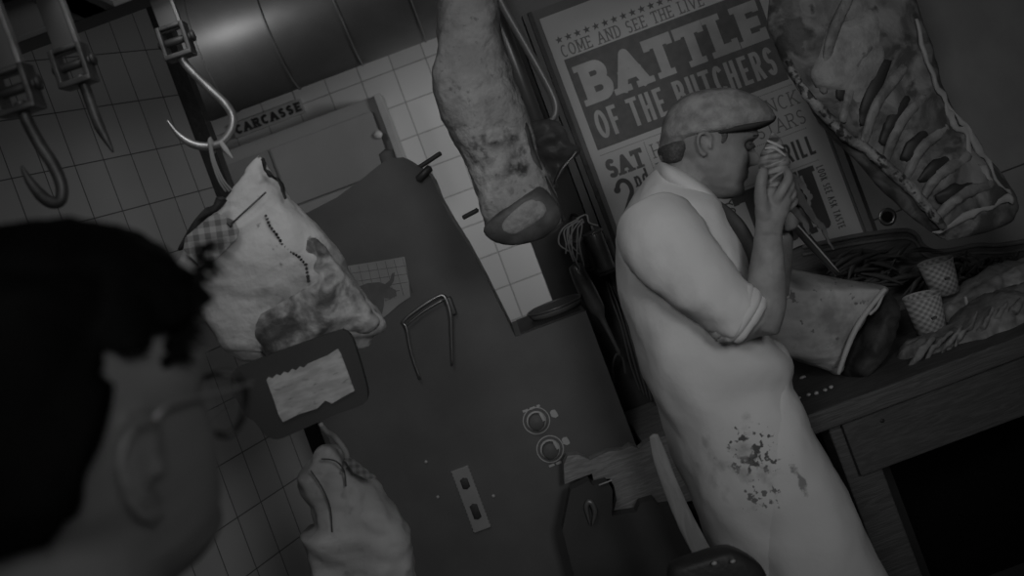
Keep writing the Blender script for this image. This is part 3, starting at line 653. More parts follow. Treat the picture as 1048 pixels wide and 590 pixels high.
for px, py in ((300, 358), (345, 344)):
    bm = bmesh.new(); q = P(px, py+4, Yh+.01); tube(bm, [q, q+Vector((0, .05, .006))], .004, 8, 1); link('hanging_pin', bm, M_iron, ch)

# ------------------------------------------------------------------ things along the post
bp_ = thing('bent_pipe', 'bent pale steel pipe rising beside the long ham at the poster edge', 'pipe', P(570, 110, 2.7))
bm = bmesh.new(); tube(bm, [P(x, y, 2.9) for x, y in ((480, -60), (516, 8), (533, 38), (550, 68), (563, 92), (569, 108), (567, 120), (560, 127))], [.012]*6+[.011, .008], 14, 6); link('pipe', bm, mat('pale_pipe', .3, .4, metal=.3), bp_)
q = P(480, -60, 2.9); bm = bmesh.new(); tube(bm, [q, (q.x, 2.9, 3.11)], .012, 12, 1); link('riser', bm, M_steel, bp_)
q = P(560, 127, 2.9); bm = bmesh.new(); tube(bm, [q, (q.x+.02, 3.16, q.z)], .008, 12, 1); link('wall_fixing', bm, M_iron, bp_)
bp2 = thing('steel_tube', 'soft grey vertical steel tube between the long ham and the bent pipe', 'pipe', P(520, 80, 3.0))
a_ = P(518, 40, 3.0); bm = bmesh.new(); tube(bm, [(a_.x, 3.02, a_.z-.42), (a_.x, 3.02, a_.z), (a_.x, 3.02, 3.11)], .024, 16, 1); link('pipe', bm, mat('soft_tube', .2, .35, metal=.4), bp2)
q = Vector((a_.x, 3.02, a_.z-.40)); bm = bmesh.new(); box(bm, (q.x-.03, 3.0, q.z-.012), (q.x+.03, 3.16, q.z+.012), .003); link('bracket', bm, M_iron, bp2)
fm = thing('wrapping_film', 'crumpled dark glossy wrapping hanging under the bent pipe end', 'wrapping', P(565, 160, 2.85))
bm = bmesh.new(); inflate(bm, [(545, 126), (560, 122), (574, 128), (582, 146), (592, 153), (589, 160), (580, 168), (570, 186), (562, 200), (552, 190), (546, 165), (541, 140)], 2.9, .03, 50, -ROLL, 40, .8, ((.02, 14, 3), (.008, 40, 1))); link('film', bm, M_film, fm)
bm = bmesh.new(); tube(bm, [P(x, y, 2.865) for x, y in ((590, 155), (585, 162), (576, 172), (568, 187))], [.003, .004, .005, .002], 8, 4); link('bright_fold', bm, M_jar, fm)
# string bundle on nail
sb = thing('twine_bundle', 'loose bundle of pale twine loops above the two tins', 'twine', P(590, 230, 2.9))
random.seed(3); bm = bmesh.new()
for k in range(9):
    x0_ = 578+k*2.2; L_ = random.uniform(22, 44)
    tube(bm, [P(592+random.uniform(-5, 6), 224+random.uniform(-3, 4), 2.9), P(x0_+random.uniform(-5, 0), 232+random.uniform(-3, 5), 2.885+random.uniform(-.01, .01)), P(x0_+random.uniform(-6, 2), 236+L_*.5, 2.88), P(x0_+random.uniform(-3, 10), 232+L_, 2.89)], .0022, 6, 6)
tube(bm, [P(590, 224, 2.9), P(600, 220, 2.89), P(603, 228, 2.885), P(612, 231, 2.89)], .0024, 6, 6)
link('loops', bm, M_twine, sb)
bm = bmesh.new(); tube(bm, [P(594, 222, 2.9), P(594, 222, 2.9)+Vector((0, .26, 0))], .004, 8, 1); link('nail', bm, M_iron, sb)
for i, (px, py, w_, h_, lab) in enumerate(((594, 262, .022, .085, 'narrow dark tin half hidden behind the twine loops'), (614, 258, .026, .115, 'ribbed grey tin with a wick, right of the twine loops'))):
    c = P(px, py, 2.98); t = thing('tin_can', lab, 'tin', (c.x, 2.98, c.z-h_/2))
    bm = bmesh.new(); pr = [(0, 0), (w_, 0)]+[(w_+(.0012 if k % 2 else 0), .006+k*(h_-.012)/12) for k in range(13)]+[(w_, h_), (0, h_)]
    lathe(bm, (c.x, 2.98, c.z-h_/2), (0, 0, 1), pr, 28); link('body', bm, M_jar if i else mat('dark_tin', .13, .4, metal=.4), t)
    bm = bmesh.new(); lathe(bm, (c.x, 2.98, c.z+h_/2), (0, 0, 1), [(w_-.002, -.002), (w_+.004, 0), (w_+.004, .006), (0, .008)], 28); link('lid', bm, M_jar, t)
    if i: bm = bmesh.new(); tube(bm, [(c.x+.003, 2.98, c.z+h_/2), (c.x+.003, 2.98, c.z+h_/2+.022)], .003, 8, 1); link('wick', bm, M_bone, t)
z_ = min(P(594, 262, 2.98).z-.0425, P(614, 258, 2.98).z-.0575)
xs_ = P(594, 262, 2.98).x
shf = thing('small_shelf', 'small dark bracket shelf under the two tins', 'shelf', (xs_+.03, 3.05, z_-.01))
bm = bmesh.new(); box(bm, (xs_-.03, 2.945, P(594, 262, 2.98).z-.0425-.006), (xs_+.024, 3.155, P(594, 262, 2.98).z-.0425)); x2 = P(614, 258, 2.98)
box(bm, (x2.x-.03, 2.945, x2.z-.0575-.006), (x2.x+.03, 3.155, x2.z-.0575)); link('board', bm, M_dark, shf, False)
tu = thing('tapered_tube', 'shiny steel tube tapering to a thin rod below the two tins', 'tube', P(605, 300, 2.9))
bm = bmesh.new(); tube(bm, [P(x, y, 2.93) for x, y in ((589, 272), (594, 284), (602, 300), (611, 316), (616, 326), (624, 342), (634, 362))], [.020, .024, .026, .022, .009, .006, .004], 18, 5); link('tube', bm, mat('satin_tube', .3, .35, metal=.55), tu)
bm = bmesh.new(); q = P(595, 284, 2.93); tube(bm, [q, q+Vector((0, .225, 0))], .006, 8, 1); link('wall_peg', bm, M_iron, tu)
ck = thing('cable_bundle', 'thin dark cables looping down the post behind the butcher', 'cables', P(640, 330, 3.0))
bm = bmesh.new(); random.seed(9)
for k in range(5):
    tube(bm, [P(620+k*3, 288+k*2, 3.1), P(627+k*4, 310, 3.06), P(636+k*4, 335+k*3, 3.05), P(645+k*4, 372, 3.05), P(655+k*4, 400+k*4, 3.08)], .0028, 6, 6)
tube(bm, [P(628, 392, 3.0), P(627, 375, 3.0), P(631, 363, 3.0), P(637, 366, 3.0), P(640, 382, 3.02)], .0035, 6, 6)
link('cables', bm, mat('cable_rubber', .16, .4), ck)

# ------------------------------------------------------------------ wooden bench left of the butcher
YB = 2.72
tl = P(590, 474, YB); zt = P(650, 462, YB).z; zbn = P(650, 515, YB).z
bx0, bx1 = mx1+.03 - .12 + .0, .62
bx0 = P(580, 480, YB).x+.17 if False else mx1+.02
wb = thing('workbench', 'rough pale wooden workbench edge between the black range and the butcher', 'bench', (.35, 2.9, 0))
bm = bmesh.new(); box(bm, (bx0, YB-.01, zt-.03), (bx1-.1, 3.14, zt), .004); link('top', bm, M_wood, wb, False)
bm = bmesh.new(); box(bm, (bx0+.01, YB, zbn), (bx1-.11, YB+.03, zt-.03), .003); link('apron_board', bm, M_wood, wb, False)
for x in (bx0+.03, bx1-.16):
    for y in (YB+.035, 3.08):
        bm = bmesh.new(); box(bm, (x, y, 0), (x+.045, y+.045, zt-.03), .003); link('leg', bm, M_woodd, wb, False)
# extension of bench top in front of the range (board end with splintered edge)
bdp = [(577, 476), (581, 467), (592, 466), (604, 471), (622, 463), (638, 461), (645, 456), (654, 460), (664, 452), (690, 444), (705, 436), (738, 502), (716, 511), (690, 517), (660, 521), (642, 525), (628, 525), (631, 512), (629, 499), (624, 490), (608, 494), (606, 485), (590, 491), (578, 496)]
bs = thing('splintered_board', 'splintered wooden board end sticking out at the lower right of the dials', 'board', P(610, 478, YM-.05))
bm = bmesh.new(); prism(bm, pxz(bdp, YM-.08), YM-.08, YM-.045); o = link('board', bm, M_wood, bs, False)
bm = bmesh.new(); q0 = P(600, 480, YM-.06); tube(bm, [q0, (q0.x, YM, q0.z-.02)], .008, 8, 1); link('fixing_peg', bm, M_iron, bs)
# black tool lying in front
tb = thing('tool_bracket', 'black stepped iron bracket in front of the pale bench edge', 'bracket', P(610, 500, 2.66))
bm = bmesh.new(); prism(bm, pxz([(583, 500), (602, 490), (606, 495), (620, 491), (626, 500), (625, 526), (650, 522), (654, 513), (668, 509), (674, 517), (700, 514), (716, 540), (700, 600), (590, 600), (575, 540)], 2.62), 2.60, 2.64); link('plate', bm, mat('bracket_black', .085, .6, spec=.1), tb, False)
bm = bmesh.new(); tube(bm, [P(613, 497, 2.595), P(626, 492, 2.595)], .0022, 6, 1); link('bright_edge', bm, M_print, tb)
bm = bmesh.new(); tube(bm, [P(604, 538, 2.59), P(600, 520, 2.59), P(604, 514, 2.59), P(609, 524, 2.59), P(606, 538, 2.59)], [.001, .006, .008, .007, .001], 8, 4); link('bright_wing', bm, M_jar, tb)
bm = bmesh.new(); lo_ = P(630, 600, 2.62); box(bm, (lo_.x-.02, 2.6, 0), (lo_.x+.02, 2.64, lo_.z+.03)); link('post', bm, M_black, tb, False)
# wooden paddle leaning between bench and butcher
pd = thing('wooden_paddle', 'long worn pale wooden paddle handle leaning against the back of the butcher', 'paddle', P(700, 500, 2.42))
a_ = P(669, 446, 2.06); b_ = P(717, 563, 2.06); dn = (b_-P(699, 530, 2.06)).normalized(); ft = b_+dn*(b_.z/(-dn.z))
bm = bmesh.new(); tube(bm, [a_, P(676, 470, 2.06), P(687, 500, 2.06), P(700, 530, 2.06), b_, b_.lerp(ft, .5), ft+Vector((0, 0, .012))], [.009, .0155, .0165, .018, .019, .02, .018], 16, 6, flat=.35); link('handle', bm, M_woodl, pd)
# black padded stool back with rivets
sk = thing('leather_stool', 'black rounded leather seat with two rivets at the bottom edge', 'stool', P(735, 640, 1.9))
zs = P(735, 560, 1.85).z; cs = P(742, 600, 1.85)
bm = bmesh.new(); px_ = [(683, 586), (696, 573), (722, 563), (742, 559), (758, 564), (776, 576), (784, 592), (786, 640), (720, 660), (690, 640)]
inflate(bm, px_, 1.75, .03, 40, -.05, 32, .55, (), .08); link('backrest', bm, M_black2, sk)
bm = bmesh.new()
for px, py in ((731, 577), (750, 575)):
    q = P(px, py, 1.716); ell(bm, q, (.005, .003, .003), sub=2)
link('rivets', bm, M_bone, sk)
q = P(740, 650, 1.75)
bm = bmesh.new(); tube(bm, [(q.x, 1.75, q.z+.08), (q.x, 1.75, .5)], .018, 12, 1); link('back_post', bm, M_iron, sk)
bm = bmesh.new(); lathe(bm, (q.x, 1.6, .5), (0, 0, 1), [(0, -.02), (.16, -.02), (.17, 0), (.17, .03), (.15, .05), (0, .055)], 36); link('seat', bm, M_black2, sk)
bm = bmesh.new(); lathe(bm, (q.x, 1.6, 0), (0, 0, 1), [(0, 0), (.16, 0), (.16, .012), (.03, .03), (.022, .05), (.022, .49), (0, .49)], 28); link('pedestal', bm, M_iron, sk)

# ------------------------------------------------------------------ butcher's table and goods
TZ = .89; TX0, TX1 = .60, 1.75; TY0, TY1 = 2.45, 3.1
tbm = thing('butcher_table', 'heavy dark wooden counter to the right of the butcher', 'table', (1.1, 2.8, 0))
bm = bmesh.new(); box(bm, (TX0-.05, TY0, TZ-.05), (TX1, TY1, TZ), .006); link('top', bm, M_woodd, tbm, False)
bm = bmesh.new(); box(bm, (TX0+.03, TY0+.02, TZ-.19), (TX1-.03, TY0+.05, TZ-.05), .004); ap = link('apron_board', bm, M_wood if False else mat('apron_oak', .075, .6, v2=.11, sc=8, stretch=(1.5, 6, 14), dist=1.5, bump=.1), tbm, False)
q = P(903, 431, TY0+.02); bm = bmesh.new(); ell(bm, (q.x, TY0+.02, q.z), (.006, .002, .005), sub=2); link('knot_hole', bm, M_black2, ap)
for x in (TX0, TX1-.1):
    for y in (TY0+.04, TY1-.14):
        bm = bmesh.new(); box(bm, (x, y, 0), (x+.09, y+.09, TZ-.05), .006); link('leg', bm, M_woodd, tbm, False)
bm = bmesh.new(); YBk = 3.06
bk = [(760, 330), (762, 300), (786, 275), (800, 262), (822, 252), (850, 246), (880, 240), (910, 236), (928, 235), (938, 240), (944, 250), (956, 256), (975, 255), (1000, 250), (1022, 250), (1050, 246), (1090, 236)]
bkw = [P(x, y, YBk) for x, y in bk[2:]]
poly = [(TX0-.05, TZ)]+[(max(w.x, TX0-.05), max(w.z, TZ+.03)) for w in bkw]+[(bkw[-1].x, TZ)]
poly2 = []
for q in poly:
    if not poly2 or (Vector(q)-Vector(poly2[-1])).length > 1e-4: poly2.append(q)
prism(bm, poly2, YBk, YBk+.03); link('backboard', bm, M_woodd, tbm, False)
bm = bmesh.new(); tube(bm, [P(x, y+9, YBk-.004) for x, y in bk[4:]], .005, 10, 5); tube(bm, [P(x, y+1, YBk-.006) for x, y in bk[4:]], .007, 10, 5); link('moulding', bm, M_wood if False else mat('moulding_oak', .16, .4, v2=.2, sc=20), tbm)

# big joint of meat on the table
Yj = 2.66
M_joint = mat('joint_fat', .50, .55, v2=.62, sc=10, bump=.4, bsc=30, extra=[patch(pob(850, 330, Yj-.1), (.07, .3, .10), .28, 34, .5, .95), speckle(.22, 50, .64, .69)])
jp = [(772, 284), (790, 276), (812, 276), (840, 282), (866, 287), (892, 291), (906, 294), (898, 306), (884, 322), (872, 344), (864, 364), (858, 384), (848, 380), (830, 374), (806, 366), (782, 356), (770, 330)]
jt, jo = meat('meat_joint', jp, Yj, .12, M_joint, 'large fat-covered joint of meat with a dark cut end beside the elbow of the butcher', 'meat joint', ang=-ROLL)
bm = bmesh.new(); fp = [(898, 298), (908, 300), (912, 318), (906, 344), (896, 366), (880, 382), (866, 388), (860, 378), (868, 352), (880, 326)]
inflate(bm, fp, Yj, .11, 50, -ROLL-.35, 36, .8, ((.010, 22, 2), (.004, 60, 1))); link('cut_end', bm, M_meatd, jt)
bm = bmesh.new()
tube(bm, [P(x, y, Yj-.10) for x, y in ((906, 296), (893, 312), (880, 330), (869, 352), (858, 383))], [.007, .006, .007, .007, .005], 10, 5)
tube(bm, [P(x, y, Yj-.10) for x, y in ((905, 298), (898, 314), (890, 322))], .004, 8, 5)
link('fat_marbling', bm, M_bone, jt)
# rack of ribs lying on the table right, crumpled
M_rib = mat('rib_meat', .17, .5, v2=.34, sc=14, bump=.6, bsc=30, dist=1)
rp = [(922, 384), (920, 366), (932, 350), (952, 344), (978, 332), (1000, 312), (1020, 300), (1060, 290), (1080, 310), (1076, 338), (1040, 352), (1000, 372), (960, 386), (930, 392)]
rt, ro = meat('rib_slab', rp, 2.62, .09, M_rib, 'pleated slab of ribs lying on the front right of the counter', 'ribs', ang=math.radians(70)-ROLL, nzs=((.016, 22, 3), (.007, 50, 6)))
random.seed(5)
for k in range(8):
    x0_ = 930+k*17+random.uniform(-3, 3); y0_ = 376-k*8.5; w_ = random.uniform(.006, .011); bm = bmesh.new()
    tube(bm, [P(x0_-4, y0_+6, 2.555), P(x0_+random.uniform(0, 8), y0_-8, 2.535), P(x0_+12, y0_-16, 2.535), P(x0_+random.uniform(16, 26), y0_-random.uniform(20, 32), 2.55)], [w_*.5, w_, w_*.9, w_*.5], 12, 6, flat=.7)
    for vtx in bm.verts: vtx.co += Vector((1, 1, 1))*.008*nz(vtx.co, 50, k)
    link('rib', bm, mat('stained_rib', .2, .5, v2=.34, sc=24, bump=.5) if k == 0 else bpy.data.materials['stained_rib'], rt)
rp = [(956, 330), (962, 312), (985, 296), (1004, 284), (1030, 272), (1080, 262), (1090, 290), (1040, 312), (1004, 326), (975, 340)]
rt2, ro = meat('rib_slab', rp, 2.82, .08, mat('second_rib_meat', .20, .5, v2=.36, sc=16, bump=.6, bsc=30, dist=1), 'upper crumpled slab of ribs behind the pleated slab on the counter', 'ribs', ang=math.radians(70)-ROLL, nzs=((.018, 20, 8), (.008, 50, 6)))
bm = bmesh.new(); tube(bm, [P(x, y, 2.73) for x, y in ((988, 304), (992, 318), (1004, 324), (1016, 318), (1020, 304))], [.004, .006, .007, .006, .004], 10, 5); link('curved_bone', bm, M_bone, rt2)
# two checked paper cups
def cup(ptop, pbot, Y, r0, r1, lab):
    A_ = P(*ptop, Y); B_ = P(*pbot, Y); ax = (A_-B_); h_ = ax.length
    t = thing('paper_cup', lab, 'cup', B_, 'checked paper cups on the counter')
    bm = bmesh.new(); lathe(bm, B_, ax, [(0, 0), (r0, 0), (r1, h_), (r1-.002, h_), (r0-.002, .003), (0, .003)], 36); link('cup_body', bm, M_cup, t)
    bm = bmesh.new(); lathe(bm, B_+ax, ax, [(r1-.002, -.002), (r1+.0025, 0), (r1, .003), (r1-.002, .001)], 36, True); link('rim', bm, M_card if False else M_bone, t)
    q = P(ptop[0]*.4+pbot[0]*.6+6, ptop[1]*.4+pbot[1]*.6-2, Y-r1*.99); bm = bmesh.new(); prism(bm, [(q.x-.006, q.z-.002), (q.x+.004, q.z-.003), (q.x+.007, q.z+.002), (q.x+.003, q.z+.003), (q.x-.006, q.z+.002)], q.y-.004, q.y+.006); link('cow_mark', bm, M_ink2, t, False)
    return t
cup((957, 268), (968, 300), 2.80, .036, .046, 'checked paper cup standing higher, leaning over the second cup')
cup((943, 303), (955, 344), 2.68, .036, .047, 'checked paper cup standing lower, nearest the big joint')
# greens behind joint
gr = thing('leafy_greens', 'dark limp leafy greens lying between the joint and the cups', 'greens', (P(900, 300, 2.9).x, 2.92, TZ))
bm = bmesh.new(); random.seed(12)
for k in range(46):
    x = random.uniform(860, 950); y = random.uniform(258, 300); L_ = random.uniform(14, 34); a = random.uniform(-1.2, 1.2); Yg = random.uniform(2.88, 3.0)
    p0 = P(x, y, Yg); p0.z = max(p0.z, TZ+.02); d = Vector((math.cos(a), random.uniform(-.2, .2), math.sin(a)*.6))*L_*.0028
    tube(bm, [p0-d, p0+Vector((0, 0, .008)), p0+d], [.001, .009, .001], 6, 4, flat=.25)
link('leaves', bm, M_leaf, gr)
gr['kind'] = 'stuff'
bm = bmesh.new()
for k in range(60):
    x = random.uniform(960, 1048); y = random.uniform(262, 290); a = random.uniform(-1, 1); Yg = random.uniform(2.95, 3.02)
    p0 = P(x, y, Yg); d = Vector((math.cos(a), 0, math.sin(a)))*.02; tube(bm, [p0-d, p0+Vector((0, -.01, .004)), p0+d], [.001, .006, .001], 6, 4, flat=.3)
for k in range(8):
    p0 = P(970+k*10, 275, 2.99); tube(bm, [(p0.x, 2.99, TZ), p0], .003, 6, 1)
o = link('herb_sprigs', bm, M_leaf); tag(o, 'dark feathery herbs behind the cups against the carved backboard', 'herbs', None, 'stuff')
# small scraps on the table front left
random.seed(31)
for k, (x, y) in enumerate(((822, 388), (828, 406), (836, 404), (845, 401), (818, 409), (851, 398))):
    h, v = hv(x, y); Yd = (CZ-TZ)*F/(-v)
    q = Vector((h*Yd/F, Yd, TZ+.004)); bm = bmesh.new(); ell(bm, q, (.010 if k == 0 else .006, .006, .004), sub=2)
    for vv in bm.verts: vv.co += Vector((1, 1, 1))*.002*nz(vv.co, 200, k)
    o = link('fat_scrap', bm, M_bone); tag(o, 'small pale scrap of fat on the dark counter beside the apron', 'scrap', 'scraps of fat on the counter')
# knife / steel rods held in hand
# ------------------------------------------------------------------ hanging ribs, top right
Yr = 2.3
M_side = mat('hanging_rib_meat', .07, .5, v2=.24, sc=13, bump=.5, bsc=25, dist=1,
   extra=[patch(pob(815, 35, Yr-.06), (.06, .4, .06), .05, 26, .6, .7), speckle(.07, 26, .58, .68)])
sp_ = [(786, 12), (793, -60), (880, -110), (930, -60), (938, 0), (955, 60), (975, 110), (1000, 150), (1025, 180), (1040, 205), (1038, 222), (1020, 234), (992, 242), (970, 246), (955, 240), (930, 220), (905, 196), (880, 170), (850, 138), (825, 105), (806, 75), (792, 42)]
rs, rso = meat('hanging_rib_rack', sp_, Yr, .045, M_side, 'large side of ribs hanging diagonally at the top right', 'ribs', ang=-math.radians(38)-ROLL*0, nzs=((.008, 12, 1), (.005, 40, 2)))
bm = bmesh.new()
tube(bm, [P(x, y, Yr-.045) for x, y in ((806, 62), (822, 92), (846, 118), (866, 140), (886, 152), (905, 168), (930, 192), (950, 214), (966, 234))], [.007, .010, .012, .012, .011, .012, .013, .012, .008], 12, 5)
for k in range(len(bm.verts)): pass
for vtx in bm.verts: vtx.co += Vector((1, 0, 1))*.004*nz(vtx.co, 60)
link('chine_bone', bm, mat('chine_bone_mat', .30, .5, v2=.12, sc=26, bump=.6, extra=[speckle(.04, 55, .52, .60)]), rs)
ribs_ = [((842, 96), (872, -10)), ((862, 124), (905, 20)), ((884, 146), (925, 70)), ((906, 166), (945, 100)), ((926, 186), (968, 130)), ((944, 204), (992, 160)), ((958, 224), (1015, 188))]
for i, (a_, b_) in enumerate(ribs_):
    bm = bmesh.new(); m_ = ((a_[0]+b_[0])/2-6, (a_[1]+b_[1])/2-4)
    tube(bm, [P(*a_, Yr-.038), P(*m_, Yr-.048), P(*b_, Yr-.036)], [.009, .0125, .011], 14, 8, flat=.6)
    for vtx in bm.verts: vtx.co += Vector((1, .6, 1))*(.006*nz(vtx.co, 30, i)+.003*nz(vtx.co, 80, i))
    link('rib', bm, mat('rib_bone_flesh', .24, .5, v2=.13, sc=22, bump=.5, bsc=50, dist=1) if i == 0 else bpy.data.materials['rib_bone_flesh'], rs)
    if i < 6:
        n_ = ribs_[i+1]; g0 = ((a_[0]*.35+n_[0][0]*.65)+5, (a_[1]*.35+n_[0][1]*.65)-12); g1 = ((b_[0]+n_[1][0])/2-6, (b_[1]+n_[1][1])/2+16)
        bm = bmesh.new(); tube(bm, [P(*g0, Yr-.042), P((g0[0]+g1[0])/2-2, (g0[1]+g1[1])/2, Yr-.046), P(*g1, Yr-.04)], [.010, .018, .009], 12, 6, flat=.35)
        for vtx in bm.verts: vtx.co += Vector((1, .2, 1))*.008*nz(vtx.co, 45, i)
        link('lean_gap', bm, bpy.data.materials['dark_gap'] if 'dark_gap' in bpy.data.materials else mat('dark_gap', .03, .5), rs)
bm = bmesh.new()
for a_ in (((938, 20), (952, 70), (968, 105), (992, 135), (1012, 168), (1034, 200)), ((968, 105), (975, 128), (990, 140), (994, 165), (1012, 180), (1020, 200)), ((955, 238), (985, 225), (1015, 210), (1036, 204))):
    tube(bm, [P(x, y, Yr-.036) for x, y in a_], [.004, .008, .005, .009, .006, .004][:len(a_)], 10, 6, flat=.5)
for vtx in bm.verts: vtx.co += Vector((1, .3, 1))*(.010*nz(vtx.co, 35)+.005*nz(vtx.co, 90))
link('fat_seam', bm, mat('fat_seam_mat', .32, .5, v2=.26, sc=30), rs)
bm = bmesh.new(); inflate(bm, [(870, 20), (885, 0), (900, 20), (905, 60), (895, 100), (880, 118), (866, 100), (858, 70), (838, 92), (828, 76), (838, 56), (846, 30)], Yr-.035, .02, 30, -ROLL, 24, .8, ((.006, 30, 2),)); link('fat_layer', bm, mat('grey_fat', .29, .5, v2=.2, sc=24, bump=.4), rs)
tp = P(850, -95, Yr)
hk3 = thing('meat_hook', 'steel hook above the hanging side of ribs', 'meat hook', (tp.x, Yr, tp.z))
bm = bmesh.new(); tube(bm, [(tp.x-.02, Yr-.05, tp.z-.08), (tp.x+.01, Yr-.07, tp.z-.09), (tp.x+.03, Yr-.06, tp.z-.03), (tp.x, Yr, tp.z+.06), (tp.x, Yr, tp.z+.2), (tp.x, Yr, 3.11)], .006, 10, 6); link('hook', bm, M_hook, hk3)

# ------------------------------------------------------------------ people
def head(bm, O, Fw, U, H, nose=1.0, es=.78):
    S = Fw.cross(U).normalized()      # side
    fr = [(0, .20), (.03, .31), (.07, .365), (.12, .37), (.17, .345), (.22, .365), (.27, .36), (.31, .365), (.36, .36), (.45, .35), (.54, .355), (.60, .395), (.66, .41), (.75, .39), (.85, .31), (.93, .19), (1.0, .02)]
    bk_ = [(0, .02), (.08, -.08), (.18, -.2), (.3, -.30), (.42, -.40), (.55, -.46), (.68, -.465), (.8, -.41), (.9, -.28), (.96, -.15), (1.0, -.02)]
    hw = [(0, .11), (.05, .18), (.12, .235), (.2, .27), (.3, .295), (.4, .315), (.5, .325), (.65, .335), (.78, .305), (.88, .23), (.95, .14), (1, .03)]
    def ip(t, z):
        for (a0, b0), (a1, b1) in zip(t, t[1:]):
            if z <= a1:
                k = (z-a0)/(a1-a0); k = k*k*(3-2*k)*.5+k*.5; return b0+(b1-b0)*k
        return t[-1][1]
    rings = []; n = 56; sg = 64
    for i in range(n+1):
        z = i/n; f_, b_, w_ = ip(fr, z), ip(bk_, z), ip(hw, z); cx_ = (f_+b_)/2; a_ = (f_-b_)/2
        ring = []
        for k in range(sg):
            th = 2*math.pi*k/sg; c_, s_ = math.cos(th), math.sin(th)
            x = cx_+a_*math.copysign(abs(c_)**.92, c_); y = w_*math.copysign(abs(s_)**.85, s_)
            if c_ > 0:
                ya = abs(y)
                nb = 0
                if .33 < z < .60: nb = nose*(.135*((.60-z)/.19)**1.15 if z > .41 else .135*max(0, (z-.335)/.075)**.5)
                x += nb*math.exp(-(ya/(.045+.03*max(0, .5-z)))**2)
                x += nose*.028*(math.exp(-((z-.285)/.018)**2)+math.exp(-((z-.235)/.02)**2))*math.exp(-(ya/.10)**2)
                x -= .055*math.exp(-((z-.53)/.05)**2)*math.exp(-((ya-.14)/.07)**2)
                x += .03*math.exp(-((z-.625)/.03)**2)*math.exp(-((ya-.13)/.11)**2)
                x += .02*math.exp(-((z-.42)/.07)**2)*math.exp(-((ya-.19)/.06)**2)
            ring.append(bm.verts.new(O+(Fw*x+S*y+U*z)*H))
        rings.append(ring)
    for a, b in zip(rings, rings[1:]):
        for k in range(sg): bm.faces.new((a[k], a[(k+1) % sg], b[(k+1) % sg], b[k]))
    bm.faces.new(rings[0]); bm.faces.new(rings[-1])
    for sd in (-1, 1):                 # ears: a curled outer rim and a bowl
        E = O+(Fw*-.12+S*sd*.325+U*.46)*H
        out_ = (S*sd*.9-Fw*.45).normalized()
        pts = []
        for k in range(11):
            a = math.radians(-60+k*30*.95); pts.append(E+(Fw*(-.065*math.sin(a)*0-.07*math.cos(a-math.pi)*-1*0)+U*0)*H)
        pts = [E+(Fw*fx+U*uz)*H+out_*ou*H for fx, uz, ou in [(a_*es, b_*es, c_*es) for a_, b_, c_ in ((.05, .03, .005), (.06, .10, .02), (.02, .145, .045), (-.04, .145, .06), (-.085, .10, .065), (-.09, .03, .06), (-.07, -.04, .05), (-.04, -.09, .035), (.0, -.12, .02), (.03, -.11, .0))]]
        tube(bm, pts, [H*.02]*4+[H*.019]*3+[H*.022, H*.03, H*.018], 10, 4)
        ell(bm, E-Fw*.015*H+U*.02*H, (.064*H*es, .064*H*es, .10*H*es), Matrix(((Fw.x*.9, out_.x*.35, U.x), (Fw.y*.9, out_.y*.35, U.y), (Fw.z*.9, out_.z*.35, U.z))), 2)
        ell(bm, E+(Fw*.055+U*-.01)*H+out_*.02*H, (.018*H, .02*H, .03*H), None, 2)
    return S
# image-plane directions of a head that is tilted in the place
IR = Vector((CR, 0, -SR)); IU = Vector((SR, 0, CR))

BY = 2.2
bt = thing('person', 'man in a tweed flat cap and long white butcher coat sniffing a piece of meat', 'person', (.36, BY, 0))
al = math.radians(-8)
def imr(a): return None
# orientation of image axes at the head: image right = scene (CR,-SR) ; image up = (SR,CR)
Ri = Vector((CR, 0, -SR)); Ui = Vector((SR, 0, CR))
# hv(): dx -> (CR,-SR), dy(up) -> (SR,CR)
Hh = .226
Fw = (Ri*math.cos(al)+Ui*math.sin(al)).normalized(); Up = (Ui*math.cos(al)-Ri*math.sin(al)).normalized()
O = P(720, 201, BY)
bm = bmesh.new(); S = head(bm, O, Fw, Up, Hh, 1.25, .72)
def tb_(pts, r, **k): tube(bm, pts, r, 20, 6, **k)
tb_([O+(Fw*-.12+Up*.35)*Hh, O+(Fw*-.18+Up*.05)*Hh, P(700, 222, BY), P(690, 250, BY)], [.052, .055, .062, .075])
sh = P(684, 240, BY)
pel = P(728, 440, BY)
tb_([sh+Vector((0, 0, .02)), P(690, 280, BY), P(702, 330, BY), P(716, 385, BY), pel, pel+Vector((0, 0, -.08))], [.08, .11, .115, .105, .085, .07], flat=1.35)
# legs with feet down to the floor
for sd in (-1, 1):
    hx = pel.x+.03; hy = BY+sd*.085
    tb_([(hx, hy, pel.z), (hx+.02, hy, pel.z-.2), (hx+.03, hy, .50), (hx-.01, hy, .30), (hx-.01, hy, .09)], [.075, .075, .055, .05, .04])
    tb_([(hx-.05, hy, .045), (hx+.03, hy, .05), (hx+.12, hy, .04), (hx+.19, hy, .03)], [.035, .045, .038, .025])
# near arm (his right): shoulder, elbow, wrist
YA = 1.98
shn = Vector((sh.x-.01, BY-.17, sh.z-.04)); elb = P(776, 336, YA); wr = P(786, 240, YA)
tb_([sh, shn, shn.lerp(elb, .5), elb], [.06, .056, .047, .040])
tb_([elb, P(783, 310, YA), P(785, 280, YA), P(786, 255, YA), wr], [.040, .041, .036, .029, .0265], flat=.85)
